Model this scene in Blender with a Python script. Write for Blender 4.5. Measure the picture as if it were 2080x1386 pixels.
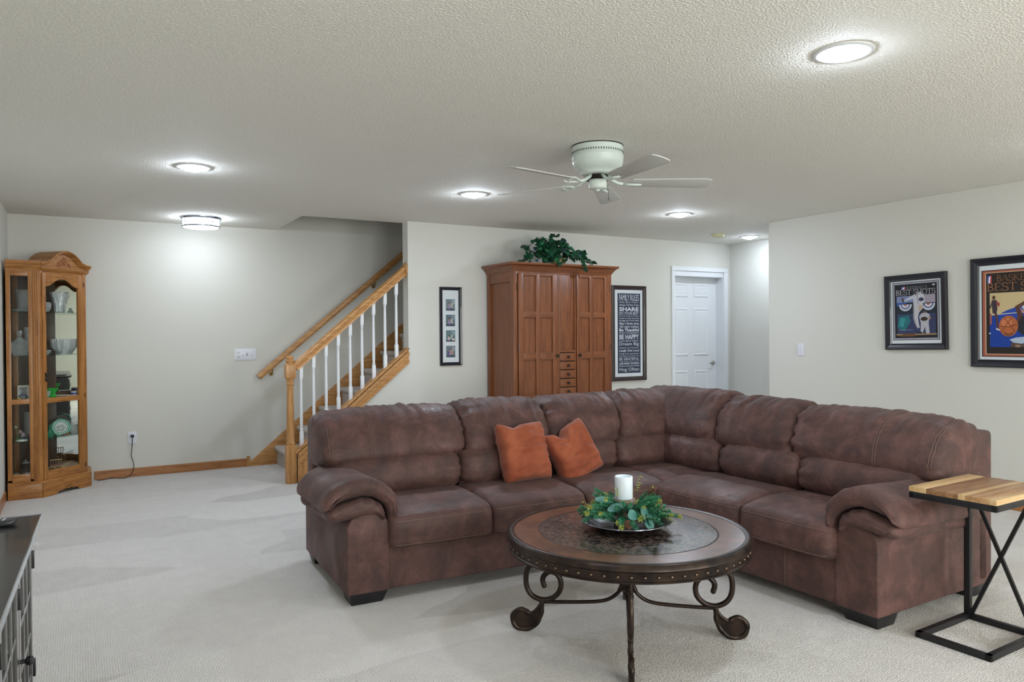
import bpy, bmesh, math, random
from mathutils import Vector, Matrix, noise
PI = math.pi
R = math.radians
for o in list(bpy.data.objects): bpy.data.objects.remove(o)
S = bpy.context.scene
C = S.collection

# ------------------------------------------------------------------ camera, world, light
def look(yaw, pitch, roll):
    F = Vector((math.sin(yaw)*math.cos(pitch), math.cos(yaw)*math.cos(pitch), math.sin(pitch)))
    r0 = Vector((math.cos(yaw), -math.sin(yaw), 0)); u0 = r0.cross(F)
    r = r0*math.cos(roll)+u0*math.sin(roll); u = -r0*math.sin(roll)+u0*math.cos(roll)
    return Matrix((r, u, -F)).transposed().to_4x4()
cam_d = bpy.data.cameras.new('camera'); cam = bpy.data.objects.new('camera', cam_d); C.objects.link(cam)
cam_d.sensor_width = 36; cam_d.lens = 1523.0/2080*36; cam_d.clip_start = .02
cam.matrix_world = Matrix.Translation((0, 0, 1.34016)) @ look(R(29.928876), R(-.56165), R(-.408831))
S.camera = cam
w = bpy.data.worlds.new('world'); S.world = w; w.use_nodes = True
w.node_tree.nodes['Background'].inputs[0].default_value = (.90, 1., .92, 1)
w.node_tree.nodes['Background'].inputs[1].default_value = 1.2
S.view_settings.view_transform = 'Standard'; S.view_settings.look = 'None'
S.view_settings.gamma = 1; S.view_settings.use_curve_mapping = False
S.view_settings.exposure = 1.33
LAMP = 124.0            # emission of the LED diffusers
DAY = 32.0             # daylight through each rear window, W
def area(name, loc, rot, sx, sy, power, col):
    l = bpy.data.lights.new(name, 'AREA'); l.shape = 'RECTANGLE'; l.size = sx; l.size_y = sy
    l.energy = power; l.color = col
    o = bpy.data.objects.new(name, l); C.objects.link(o); o.location = loc; o.rotation_euler = rot
    return o
area('daylight_window_a', (1.4, -2.42, 1.3), (R(90), 0, 0), 1.7, 1.3, DAY, (.98, 1, .98))
area('daylight_window_b', (4.3, -2.42, 1.3), (R(90), 0, 0), 1.7, 1.3, DAY, (.98, 1, .98))

# ------------------------------------------------------------------ materials
def pmat(name, col, rough=.5, metal=0., spec=.5, noise_=None, bump=None, sheen=0., trans=0., emit=None,
         col2=None, coat=0., ior=1.45, stretch=None):
    m = bpy.data.materials.new(name); m.use_nodes = True; nt = m.node_tree; b = nt.nodes['Principled BSDF']
    I = b.inputs
    I['Base Color'].default_value = (*col, 1); I['Roughness'].default_value = rough; I['Metallic'].default_value = metal
    I['Specular IOR Level'].default_value = spec; I['Sheen Weight'].default_value = sheen; I['IOR'].default_value = ior
    I['Transmission Weight'].default_value = trans; I['Coat Weight'].default_value = coat
    if emit: I['Emission Color'].default_value = (*emit[0], 1); I['Emission Strength'].default_value = emit[1]
    def co(st):
        t = nt.nodes.new('ShaderNodeTexCoord'); mp = nt.nodes.new('ShaderNodeMapping')
        nt.links.new(t.outputs['Object'], mp.inputs[0]); mp.inputs['Scale'].default_value = st or (1, 1, 1)
        return mp.outputs[0]
    if noise_:
        sc, det = noise_
        n = nt.nodes.new('ShaderNodeTexNoise'); n.inputs['Scale'].default_value = sc; n.inputs['Detail'].default_value = det
        nt.links.new(co(stretch), n.inputs['Vector'])
        r = nt.nodes.new('ShaderNodeValToRGB'); r.color_ramp.elements[0].position = .32; r.color_ramp.elements[1].position = .68
        c2 = col2 or tuple(x*.8 for x in col)
        r.color_ramp.elements[0].color = (*c2, 1); r.color_ramp.elements[1].color = (*col, 1)
        nt.links.new(n.outputs['Fac'], r.inputs[0]); nt.links.new(r.outputs[0], I['Base Color'])
    if bump:
        sc, st, dist = bump
        n = nt.nodes.new('ShaderNodeTexNoise'); n.inputs['Scale'].default_value = sc; n.inputs['Detail'].default_value = 3
        nt.links.new(co(None), n.inputs['Vector'])
        bp = nt.nodes.new('ShaderNodeBump'); bp.inputs['Strength'].default_value = st; bp.inputs['Distance'].default_value = dist
        nt.links.new(n.outputs['Fac'], bp.inputs['Height']); nt.links.new(bp.outputs[0], I['Normal'])
    return m
def wood(name, a, b_, c_, stretch, scale=6., rough=.38, coat=.15, bump=.12):
    """oak-like grain: long streaks along the axis whose stretch is small"""
    m = bpy.data.materials.new(name); m.use_nodes = True; nt = m.node_tree; b = nt.nodes['Principled BSDF']
    t = nt.nodes.new('ShaderNodeTexCoord'); mp = nt.nodes.new('ShaderNodeMapping'); mp.inputs['Scale'].default_value = stretch
    nt.links.new(t.outputs['Object'], mp.inputs[0])
    n1 = nt.nodes.new('ShaderNodeTexNoise'); n1.inputs['Scale'].default_value = scale; n1.inputs['Detail'].default_value = 6; n1.inputs['Distortion'].default_value = .8
    n2 = nt.nodes.new('ShaderNodeTexNoise'); n2.inputs['Scale'].default_value = scale*9; n2.inputs['Detail'].default_value = 3
    nt.links.new(mp.outputs[0], n1.inputs['Vector']); nt.links.new(mp.outputs[0], n2.inputs['Vector'])
    mx = nt.nodes.new('ShaderNodeMath'); mx.operation = 'MULTIPLY_ADD'; mx.inputs[1].default_value = .38
    nt.links.new(n2.outputs['Fac'], mx.inputs[0])
    m2 = nt.nodes.new('ShaderNodeMath'); m2.operation = 'MULTIPLY'; m2.inputs[1].default_value = .62
    nt.links.new(n1.outputs['Fac'], m2.inputs[0]); nt.links.new(m2.outputs[0], mx.inputs[2])
    r = nt.nodes.new('ShaderNodeValToRGB'); e = r.color_ramp.elements
    e[0].position = .36; e[0].color = (*a, 1); e[1].position = .66; e[1].color = (*c_, 1)
    q = e.new(.5); q.color = (*b_, 1)
    nt.links.new(mx.outputs[0], r.inputs[0]); nt.links.new(r.outputs[0], b.inputs['Base Color'])
    bp = nt.nodes.new('ShaderNodeBump'); bp.inputs['Strength'].default_value = bump; bp.inputs['Distance'].default_value = .002
    nt.links.new(mx.outputs[0], bp.inputs['Height']); nt.links.new(bp.outputs[0], b.inputs['Normal'])
    b.inputs['Roughness'].default_value = rough; b.inputs['Coat Weight'].default_value = coat; b.inputs['Coat Roughness'].default_value = .25
    return m
OAK = ((.33, .145, .042), (.50, .245, .078), (.62, .34, .125))
M = {}
M['oak_z'] = wood('oak upright grain', *OAK, (7, 7, .5))
M['oak_x'] = wood('oak long grain', *OAK, (.5, 7, 7))
M['oak_y'] = wood('oak cross grain', *OAK, (7, .5, 7))
CAB = ((.22, .078, .017), (.38, .155, .036), (.50, .225, .058))
M['oak_base'] = wood('oak baseboard', (.22, .085, .025), (.37, .15, .045), (.48, .22, .075), (.5, .5, 7))
M['cab_z'] = wood('golden oak upright', *CAB, (8, 8, .45))
M['cab_x'] = wood('golden oak level', *CAB, (1, 1, 9))
ARM = ((.110, .030, .008), (.178, .052, .013), (.235, .076, .020))
M['arm_z'] = wood('cherry brown upright', *ARM, (9, 9, .5), rough=.4)
M['arm_x'] = wood('cherry brown level', *ARM, (.5, 9, 9), rough=.4)
M['paint'] = pmat('wall paint', (.66, .65, .595), .8, spec=.2)
M['white'] = pmat('white enamel', (.76, .78, .80), .35)
M['plate'] = pmat('white plastic plate', (.74, .74, .80), .35)
M['white_fan'] = pmat('fan white metal', (.68, .76, .70), .35)
M['blade'] = pmat('fan blade white', (.56, .57, .54), .5)
M['black'] = pmat('black metal', (.012, .012, .014), .38)
M['black_wood'] = pmat('black wood', (.016, .014, .015), .3, coat=.3, noise_=(30, 3), col2=(.008, .007, .009), stretch=(1, 8, 8))
M['espresso'] = pmat('espresso frame', (.030, .017, .015), .35, coat=.2)
M['navy_frame'] = pmat('black frame', (.010, .011, .018), .32, coat=.3)
M['dark'] = pmat('dark gap', (.004, .004, .005), .8)
M['brass'] = pmat('antique brass', (.30, .20, .07), .35, metal=1)
M['nickel'] = pmat('satin nickel', (.45, .42, .36), .3, metal=1)
M['pewter'] = pmat('dark pewter', (.05, .045, .04), .35, metal=1)
M['chrome'] = pmat('brushed chrome', (.40, .44, .52), .25, metal=1)
M['mat_board'] = pmat('white mat board', (.66, .70, .72), .8)
M['mirror'] = pmat('mirror', (.86, .88, .88), .02, metal=1)
M['bronze'] = pmat('bronze iron', (.050, .031, .022), .34, metal=.6, noise_=(18, 3), col2=(.018, .013, .012), bump=(60, .2, .002))
def glass_pane(name, tint=(1, 1, 1), mixf=.06):
    m = bpy.data.materials.new(name); m.use_nodes = True; nt = m.node_tree; nt.nodes.remove(nt.nodes['Principled BSDF'])
    tr = nt.nodes.new('ShaderNodeBsdfTransparent'); tr.inputs[0].default_value = (*tint, 1)
    gl = nt.nodes.new('ShaderNodeBsdfGlossy'); gl.inputs['Roughness'].default_value = .02
    fr = nt.nodes.new('ShaderNodeFresnel'); fr.inputs[0].default_value = 1.45
    mx = nt.nodes.new('ShaderNodeMixShader'); out = nt.nodes['Material Output']
    ge = nt.nodes.new('ShaderNodeNewGeometry'); iv_ = nt.nodes.new('ShaderNodeMath'); iv_.operation = 'SUBTRACT'; iv_.inputs[0].default_value = 1; nt.links.new(ge.outputs['Backfacing'], iv_.inputs[1])
    ml = nt.nodes.new('ShaderNodeMath'); ml.operation = 'MULTIPLY'; nt.links.new(fr.outputs[0], ml.inputs[0]); nt.links.new(iv_.outputs[0], ml.inputs[1])
    nt.links.new(ml.outputs[0], mx.inputs[0]); nt.links.new(tr.outputs[0], mx.inputs[1]); nt.links.new(gl.outputs[0], mx.inputs[2])
    nt.links.new(mx.outputs[0], out.inputs[0]); return m
M['pane'] = glass_pane('window glass', (.96, .98, .97))
M['shelf_glass'] = glass_pane('shelf glass', (.80, .92, .88))
def crystal(name, tint=(1, 1, 1), a=.5):
    m = bpy.data.materials.new(name); m.use_nodes = True; nt = m.node_tree; b = nt.nodes['Principled BSDF']
    b.inputs['Base Color'].default_value = (*tint, 1); b.inputs['Roughness'].default_value = .06
    b.inputs['Transmission Weight'].default_value = a; b.inputs['IOR'].default_value = 1.5
    t = nt.nodes.new('ShaderNodeTexCoord'); v = nt.nodes.new('ShaderNodeTexVoronoi'); v.inputs['Scale'].default_value = 110
    bp = nt.nodes.new('ShaderNodeBump'); bp.inputs['Strength'].default_value = .9; bp.inputs['Distance'].default_value = .003
    nt.links.new(t.outputs['Object'], v.inputs['Vector']); nt.links.new(v.outputs['Distance'], bp.inputs['Height'])
    nt.links.new(bp.outputs[0], b.inputs['Normal']); return m
M['crystal'] = crystal('cut crystal', (.97, .98, 1.), .82)
M['green_glass'] = crystal('green glass', (.05, .75, .10), .5)
M['teal_glass'] = crystal('teal glass', (.02, .30, .16), .5)
M['led'] = pmat('led diffuser', (.9, .9, .9), .5, emit=((.76, .86, 1.0), LAMP))
M['led_dim'] = pmat('led diffuser dimmed', (.9, .9, .9), .5, emit=((.76, .86, 1.0), LAMP*.38))
M['led_mid'] = pmat('led diffuser front', (.9, .9, .9), .5, emit=((.76, .86, 1.0), LAMP*.66))
M['led_soft'] = pmat('led diffuser alcove', (.9, .9, .9), .5, emit=((.76, .86, 1.0), LAMP*.5))
M['lamp_glass'] = pmat('lit lamp glass', (.9, .9, .9), .4, emit=((.80, .89, 1.0), LAMP*.085))
# ceiling: sprayed orange peel texture
def ceiling_mat():
    m = pmat('ceiling spray texture', (.80, .78, .715), .85, spec=.25); nt = m.node_tree; b = nt.nodes['Principled BSDF']
    t = nt.nodes.new('ShaderNodeTexCoord')
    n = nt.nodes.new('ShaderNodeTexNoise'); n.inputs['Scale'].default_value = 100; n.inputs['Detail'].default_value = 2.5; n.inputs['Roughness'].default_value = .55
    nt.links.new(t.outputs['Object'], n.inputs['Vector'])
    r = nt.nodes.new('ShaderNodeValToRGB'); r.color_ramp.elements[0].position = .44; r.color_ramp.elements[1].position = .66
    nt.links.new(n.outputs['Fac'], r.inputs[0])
    bp = nt.nodes.new('ShaderNodeBump'); bp.inputs['Strength'].default_value = .65; bp.inputs['Distance'].default_value = .0045
    nt.links.new(r.outputs[0], bp.inputs['Height']); nt.links.new(bp.outputs[0], b.inputs['Normal'])
    cr = nt.nodes.new('ShaderNodeValToRGB'); cr.color_ramp.elements[0].color = (.78, .76, .695, 1); cr.color_ramp.elements[1].color = (.90, .88, .82, 1)  # pits darker, bumps paler: relief shading put into the colour
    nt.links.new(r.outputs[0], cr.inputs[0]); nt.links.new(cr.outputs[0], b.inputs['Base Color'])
    return m
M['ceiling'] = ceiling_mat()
def carpet_mat(name, big=True):
    m = pmat(name, (.60, .575, .54), .95, spec=.1, sheen=.25); nt = m.node_tree; b = nt.nodes['Principled BSDF']
    t = nt.nodes.new('ShaderNodeTexCoord'); L = nt.links
    # vacuum-swept patches in the pile
    mp = nt.nodes.new('ShaderNodeMapping'); mp.inputs['Scale'].default_value = (.42, 1.5, 1); mp.inputs['Rotation'].default_value = (0, 0, R(35))
    L.new(t.outputs['Object'], mp.inputs[0])
    nz = nt.nodes.new('ShaderNodeTexNoise'); nz.inputs['Scale'].default_value = 1.6; nz.inputs['Detail'].default_value = 2
    L.new(mp.outputs[0], nz.inputs['Vector'])
    ad = nt.nodes.new('ShaderNodeVectorMath'); ad.operation = 'MULTIPLY_ADD'; ad.inputs[1].default_value = (.22, .22, 0)
    L.new(nz.outputs['Color'], ad.inputs[0]); L.new(mp.outputs[0], ad.inputs[2])
    v = nt.nodes.new('ShaderNodeTexVoronoi'); v.inputs['Scale'].default_value = 1.35; L.new(ad.outputs[0], v.inputs['Vector'])
    sep = nt.nodes.new('ShaderNodeSeparateColor'); L.new(v.outputs['Color'], sep.inputs[0])
    fine = nt.nodes.new('ShaderNodeTexNoise'); fine.inputs['Scale'].default_value = 160; fine.inputs['Detail'].default_value = 2
    L.new(t.outputs['Object'], fine.inputs['Vector'])
    mid = nt.nodes.new('ShaderNodeTexNoise'); mid.inputs['Scale'].default_value = 9; mid.inputs['Detail'].default_value = 4
    L.new(t.outputs['Object'], mid.inputs['Vector'])
    a1 = nt.nodes.new('ShaderNodeMath'); a1.operation = 'MULTIPLY_ADD'; a1.inputs[1].default_value = .46 if big else .05
    L.new(sep.outputs[0], a1.inputs[0])
    a2 = nt.nodes.new('ShaderNodeMath'); a2.operation = 'MULTIPLY_ADD'; a2.inputs[1].default_value = .42; a2.inputs[2].default_value = 0
    L.new(mid.outputs['Fac'], a2.inputs[0])
    a3 = nt.nodes.new('ShaderNodeMath'); a3.operation = 'MULTIPLY_ADD'; a3.inputs[1].default_value = .35
    L.new(fine.outputs['Fac'], a3.inputs[0]); L.new(a2.outputs[0], a3.inputs[2]); L.new(a3.outputs[0], a1.inputs[2])
    r = nt.nodes.new('ShaderNodeValToRGB'); r.color_ramp.elements[0].position = .25; r.color_ramp.elements[1].position = .85
    r.color_ramp.elements[0].color = (.555, .52, .49, 1); r.color_ramp.elements[1].color = (.725, .685, .65, 1)
    L.new(a1.outputs[0], r.inputs[0]); L.new(r.outputs[0], b.inputs['Base Color'])
    # looped weave: short diagonal ribs
    wv = nt.nodes.new('ShaderNodeTexVoronoi'); wv.inputs['Scale'].default_value = 105; wv.inputs['Randomness'].default_value = .35; L.new(t.outputs['Object'], wv.inputs['Vector'])
    am = nt.nodes.new('ShaderNodeMath'); am.operation = 'ADD'; L.new(wv.outputs['Distance'], am.inputs[0]); L.new(fine.outputs['Fac'], am.inputs[1])
    bp = nt.nodes.new('ShaderNodeBump'); bp.inputs['Strength'].default_value = .9; bp.inputs['Distance'].default_value = .006
    L.new(am.outputs[0], bp.inputs['Height']); L.new(bp.outputs[0], b.inputs['Normal'])
    return m
M['carpet'] = carpet_mat('carpet'); M['stair_carpet'] = carpet_mat('stair carpet', False)
for n_ in M['stair_carpet'].node_tree.nodes:
    if n_.type == 'VALTORGB': n_.color_ramp.elements[0].color = (.50, .43, .38, 1); n_.color_ramp.elements[1].color = (.66, .58, .53, 1)
def suede_mat():
    m = pmat('brown suede leather', (.1, .06, .055), .55, spec=.3, sheen=.04); nt = m.node_tree; b = nt.nodes['Principled BSDF']; L = nt.links
    t = nt.nodes.new('ShaderNodeTexCoord')
    n = nt.nodes.new('ShaderNodeTexNoise'); n.inputs['Scale'].default_value = 7; n.inputs['Detail'].default_value = 9; n.inputs['Roughness'].default_value = .72; n.inputs['Distortion'].default_value = .4
    L.new(t.outputs['Object'], n.inputs['Vector'])
    r = nt.nodes.new('ShaderNodeValToRGB'); e = r.color_ramp.elements
    e[0].position = .34; e[0].color = (.062, .037, .034, 1); e[1].position = .68; e[1].color = (.168, .084, .074, 1)
    q = e.new(.5); q.color = (.098, .050, .043, 1)
    L.new(n.outputs['Fac'], r.inputs[0]); L.new(r.outputs[0], b.inputs['Base Color'])
    n2 = nt.nodes.new('ShaderNodeTexNoise'); n2.inputs['Scale'].default_value = 3.2; n2.inputs['Detail'].default_value = 2
    L.new(t.outputs['Object'], n2.inputs['Vector'])
    mr = nt.nodes.new('ShaderNodeMapRange'); mr.inputs[1].default_value = .35; mr.inputs[2].default_value = .65; mr.inputs[3].default_value = .46; mr.inputs[4].default_value = .74
    L.new(n2.outputs['Fac'], mr.inputs[0]); L.new(mr.outputs[0], b.inputs['Roughness'])
    n3 = nt.nodes.new('ShaderNodeTexNoise'); n3.inputs['Scale'].default_value = 30; n3.inputs['Detail'].default_value = 6; n3.inputs['Distortion'].default_value = 1.
    L.new(t.outputs['Object'], n3.inputs['Vector'])
    bp = nt.nodes.new('ShaderNodeBump'); bp.inputs['Strength'].default_value = .5; bp.inputs['Distance'].default_value = .007
    L.new(n3.outputs['Fac'], bp.inputs['Height']); L.new(bp.outputs[0], b.inputs['Normal'])
    return m
M['suede'] = suede_mat()
M['stitch'] = pmat('tan stitching', (.19, .12, .10), .8)
M['orange'] = pmat('rust velvet', (.39, .110, .052), .8, spec=.2, sheen=.2, noise_=(7, 5), col2=(.25, .058, .026), bump=(26, .45, .008))

# ------------------------------------------------------------------ mesh helpers
MAT = {}               # world matrix of each thing's empty
def wm(o):
    while o is not None:
        if o.name in MAT: return MAT[o.name]
        o = o.parent
    return Matrix()
def thing(name, label, cat, loc=(0, 0, 0), rz=0., group=None):
    o = bpy.data.objects.new(name, None); C.objects.link(o); o.location = loc; o.rotation_euler = (0, 0, rz)
    o.empty_display_size = .1; o['label'] = label; o['category'] = cat
    if group: o['group'] = group
    MAT[o.name] = Matrix.Translation(loc) @ Matrix.Rotation(rz, 4, 'Z'); return o
def tag(o, label, cat, group=None):
    o['label'] = label; o['category'] = cat
    if group: o['group'] = group
    return o
class MB:
    def __init__(s): s.v = []; s.f = []; s.m = []
    def add(s, vs, fs, mi=0):
        k = len(s.v); s.v += [tuple(v) for v in vs]; s.f += [tuple(i+k for i in f) for f in fs]; s.m += [mi]*len(fs); return s
    def box(s, x0, x1, y0, y1, z0, z1, mi=0):
        return s.add([(x0, y0, z0), (x1, y0, z0), (x1, y1, z0), (x0, y1, z0), (x0, y0, z1), (x1, y0, z1), (x1, y1, z1), (x0, y1, z1)],
                     [(0, 3, 2, 1), (4, 5, 6, 7), (0, 1, 5, 4), (1, 2, 6, 5), (2, 3, 7, 6), (3, 0, 4, 7)], mi)
    def prism(s, poly, d, mi=0):
        """poly: 3-D points in a plane, extruded by vector d"""
        n = len(poly); d = Vector(d); a = [Vector(p) for p in poly]
        return s.add(a+[p+d for p in a], [tuple(range(n))[::-1], tuple(range(n, 2*n))]+[(i, (i+1) % n, (i+1) % n+n, i+n) for i in range(n)], mi)
    def lathe(s, prof, c=(0, 0, 0), n=24, cap=True, lobes=0, la=0., mi=0):
        """prof: (r, z) from bottom to top"""
        vs = []; fs = []
        for r, z in prof:
            for i in range(n):
                a = 2*PI*i/n; rr = r*(1+la*math.cos(lobes*a)) if lobes else r
                vs.append((c[0]+rr*math.cos(a), c[1]+rr*math.sin(a), c[2]+z))
        for j in range(len(prof)-1):
            for i in range(n):
                k = (i+1) % n; fs.append((j*n+i, j*n+k, (j+1)*n+k, (j+1)*n+i))
        if cap: fs.append(tuple(range(n))[::-1]); fs.append(tuple((len(prof)-1)*n+i for i in range(n)))
        return s.add(vs, fs, mi)
    def tube(s, path, r, n=8, closed=False, mi=0, flat=None):
        """flat=(a,b): elliptical section, a along the path-plane normal"""
        P = [Vector(p) for p in path]; m = len(P); vs = []; fs = []; ref = None
        for i, p in enumerate(P):
            a = P[(i-1) % m] if (i > 0 or closed) else P[0]; b = P[(i+1) % m] if (i < m-1 or closed) else P[-1]
            t = (b-a).normalized()
            if ref is None:
                ref = Vector((0, 0, 1)) if abs(t.z) < .9 else Vector((1, 0, 0))
            x = (ref-t*ref.dot(t)).normalized(); y = t.cross(x); ref = x
            rr = r[i] if isinstance(r, (list, tuple)) else r
            for k in range(n):
                an = 2*PI*k/n; vs.append(p+x*rr*math.cos(an)+y*rr*math.sin(an))
        L = m if closed else m-1
        for i in range(L):
            j = (i+1) % m
            for k in range(n):
                q = (k+1) % n; fs.append((i*n+k, i*n+q, j*n+q, j*n+k))
        if not closed: fs.append(tuple(range(n))[::-1]); fs.append(tuple((m-1)*n+k for k in range(n)))
        return s.add(vs, fs, mi)
    def strip(s, path, side, w, h, closed=False, mi=0):
        """rectangular bar along a path lying in the plane with normal `side`"""
        P = [Vector(p) for p in path]; sd = Vector(side).normalized(); m = len(P); vs = []; fs = []
        for i, p in enumerate(P):
            a = P[max(i-1, 0)]; b = P[min(i+1, m-1)]; t = (b-a).normalized(); u = sd.cross(t)
            for x, y in ((-1, -1), (1, -1), (1, 1), (-1, 1)): vs.append(p+sd*w/2*x+u*h/2*y)
        for i in range(m-1):
            for k in range(4):
                q = (k+1) % 4; fs.append((i*4+k, i*4+q, i*4+4+q, i*4+4+k))
        fs.append((3, 2, 1, 0)); fs.append(tuple((m-1)*4+k for k in range(4)))
        return s.add(vs, fs, mi)
    def grid(s, fn, nu, nv, mi=0, closed_v=False):
        vs = [fn(i/nu, j/nv) for i in range(nu+1) for j in range(nv+(0 if closed_v else 1))]; w_ = nv+(0 if closed_v else 1)
        fs = [(i*w_+j, i*w_+(j+1) % w_, (i+1)*w_+(j+1) % w_, (i+1)*w_+j) for i in range(nu) for j in range(nv)]
        return s.add(vs, fs, mi)
    def build(s, name, mats, parent=None, smooth=False, bevel=0., seg=2, world=True, wn=True):
        me = bpy.data.meshes.new(name)
        inv = wm(parent).inverted() if (parent is not None and world) else None
        vs = [tuple(inv @ Vector(v)) for v in s.v] if inv else s.v
        me.from_pydata(vs, [], s.f)
        for m in (mats if isinstance(mats, (list, tuple)) else [mats]): me.materials.append(m)
        if any(s.m): me.polygons.foreach_set('material_index', s.m)
        bm = bmesh.new(); bm.from_mesh(me); bmesh.ops.recalc_face_normals(bm, faces=bm.faces)
        if bevel > 0:
            es = [e for e in bm.edges if len(e.link_faces) == 2 and e.calc_face_angle(0) > R(30)]
            bmesh.ops.bevel(bm, geom=es, offset=bevel, segments=seg, affect='EDGES', profile=.6, clamp_overlap=True)
        if smooth == 'auto':
            for f in bm.faces: f.smooth = True
            for e in bm.edges:
                if len(e.link_faces) == 2 and e.calc_face_angle(0) > R(38): e.smooth = False
        elif smooth:
            for f in bm.faces: f.smooth = True
        bm.to_mesh(me); bm.free()
        o = bpy.data.objects.new(name, me); C.objects.link(o)
        if parent is not None: o.parent = parent
        return o
def struct(name, mb, m, **k):
    o = mb.build(name, m, **k); o['kind'] = 'structure'; return o
def dupe(o, loc=None, parent=None, rot=None):
    c = o.copy(); C.objects.link(c); c.parent = parent if parent is not None else o.parent
    if loc is not None: c.location = loc
    if rot is not None: c.rotation_euler = rot
    return c
def box(name, b, m, parent=None, bevel=.003, **k): return MB().box(*b).build(name, m, parent, bevel=bevel, smooth='auto', **k)
def crom(P, n, closed=True):
    """Catmull-Rom resample of 2-D/3-D points"""
    P = [Vector(p) for p in P]; m = len(P); out = []
    segs = m if closed else m-1
    for k in range(n):
        t = k/(n if closed else n-1)*segs; i = min(int(t), segs-1); f = t-i
        g = (lambda j: P[j % m]) if closed else (lambda j: P[min(max(j, 0), m-1)])
        a, b, c, d = g(i-1), g(i), g(i+1), g(i+2)
        out.append(.5*((2*b)+(c-a)*f+(2*a-5*b+4*c-d)*f*f+(3*b-a-3*c+d)*f*f*f))
    return out
def text_mesh(body, x0, x1, z0, z1, bold=0., shear=0.):
    """returns (verts, faces) of a line of print stretched to a box in the xz plane"""
    cu = bpy.data.curves.new('t', 'FONT'); cu.body = body; cu.offset = bold; cu.shear = shear; cu.resolution_u = 2; cu.fill_mode = 'FRONT'
    ob = bpy.data.objects.new('t', cu); C.objects.link(ob)
    dg = bpy.context.evaluated_depsgraph_get(); dg.update(); me = ob.evaluated_get(dg).to_mesh()
    vs = [v.co.copy() for v in me.vertices]; fs = [tuple(p.vertices) for p in me.polygons]
    ob.evaluated_get(dg).to_mesh_clear(); bpy.data.objects.remove(ob); bpy.data.curves.remove(cu)
    if not vs: return [], []
    ax, bx = min(v.x for v in vs), max(v.x for v in vs); ay, by = min(v.y for v in vs), max(v.y for v in vs)
    return [(x0+(v.x-ax)/(bx-ax)*(x1-x0), 0, z0+(v.y-ay)/(by-ay)*(z1-z0)) for v in vs], fs
# ------------------------------------------------------------------ room shell
Y1, Y2, X3, X4, XL, H = 8.006, 6.823, 6.011, 7.107, -.55, 2.44
YR = -2.5
struct('floor', MB().box(XL-.15, X4+.15, YR-.15, Y1+.15, -.12, 0), M['carpet'])
b = MB()      # ceiling slab with the stairwell cut out
b.box(XL-.15, X4+.15, YR-.15, Y2+.132, H, H+.30)
b.box(XL-.15, 1.783, Y2+.132, Y1+.15, H, H+.30)
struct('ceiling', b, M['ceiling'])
struct('wall_left', MB().box(XL-.15, XL, YR-.15, Y1+.15, 0, H), M['paint'])
struct('wall_back', MB().box(XL, 5.4, Y1, Y1+.15, 0, 5.0), M['paint'])
b = MB()
b.box(2.766, 6.173, Y2, Y2+.132, 0, H); b.box(2.766, 5.2, Y2, Y2+.132, H+.3, 5.0)
b.box(6.992, X4, Y2, Y2+.132, 0, H); b.box(6.173, 6.992, Y2, Y2+.132, 2.085, H)
b.prism([(1.70, Y2, 0), (2.766, Y2, 0), (2.766, Y2, 1.175), (1.70, Y2, .262)], (0, .13, 0))      # knee wall under the stringer
struct('wall_partition', b, M['paint'], bevel=0)
struct('wall_stairwell', MB().box(1.70, 1.783, Y2+.132, Y1, H+.3, 5.0).box(5.2, 5.35, Y2+.133, Y1-.001, 0, 5.0).box(1.70, 2.766, Y2, Y2+.132, H+.3, 5.0), M['paint'])
struct('ceiling_stairwell', MB().box(1.6, 5.4, Y2, Y1+.15, 5.0, 5.1), M['paint'])
struct('wall_right', MB().box(X3, X4+.15, YR-.15, 5.254, 0, H), M['paint'], bevel=.004)
struct('wall_alcove', MB().box(X4, X4+.15, 5.254, Y2+.132, 0, H), M['paint'])
b = MB()      # rear wall behind the camera with two daylight windows
for x0, x1 in ((XL, .5), (2.3, 3.4), (5.2, X3)): b.box(x0, x1, YR-.15, YR, 0, H)
for x0, x1 in ((.5, 2.3), (3.4, 5.2)): b.box(x0, x1, YR-.15, YR, 0, .6); b.box(x0, x1, YR-.15, YR, 2.0, H)
struct('wall_rear', b, M['paint'])
for i, x0 in enumerate((.5, 3.4)):
    b = MB(); x1 = x0+1.8
    for q in ((x0, x0+.06, .6, 2.0), (x1-.06, x1, .6, 2.0), (x0, x1, .6, .66), (x0, x1, 1.94, 2.0), (x0+.87, x0+.93, .6, 2.0)):
        b.box(q[0], q[1], YR-.10, YR-.05, q[2], q[3])
    struct('window_%d' % (i+1), b, M['white'])
# baseboards
bb = .083
struct('baseboard_back', MB().box(.10, 1.462, Y1-.013, Y1, 0, bb), M['oak_base'], bevel=.004)
struct('baseboard_left', MB().box(XL, XL+.013, YR, 7.36, 0, bb), M['oak_base'], bevel=.004)
struct('baseboard_right', MB().box(X3-.013, X3, YR, 5.254, 0, bb), M['oak_base'], bevel=.004)
struct('baseboard_partition', MB().box(1.79, 6.12, Y2-.013, Y2, 0, bb), M['oak_base'], bevel=.004)
struct('trim_1', MB().box(1.462, 1.492, Y1-.02, Y1, 0, .105), M['oak_z'], bevel=.003)
# dark skirt strip beside the curio against the left wall

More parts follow.
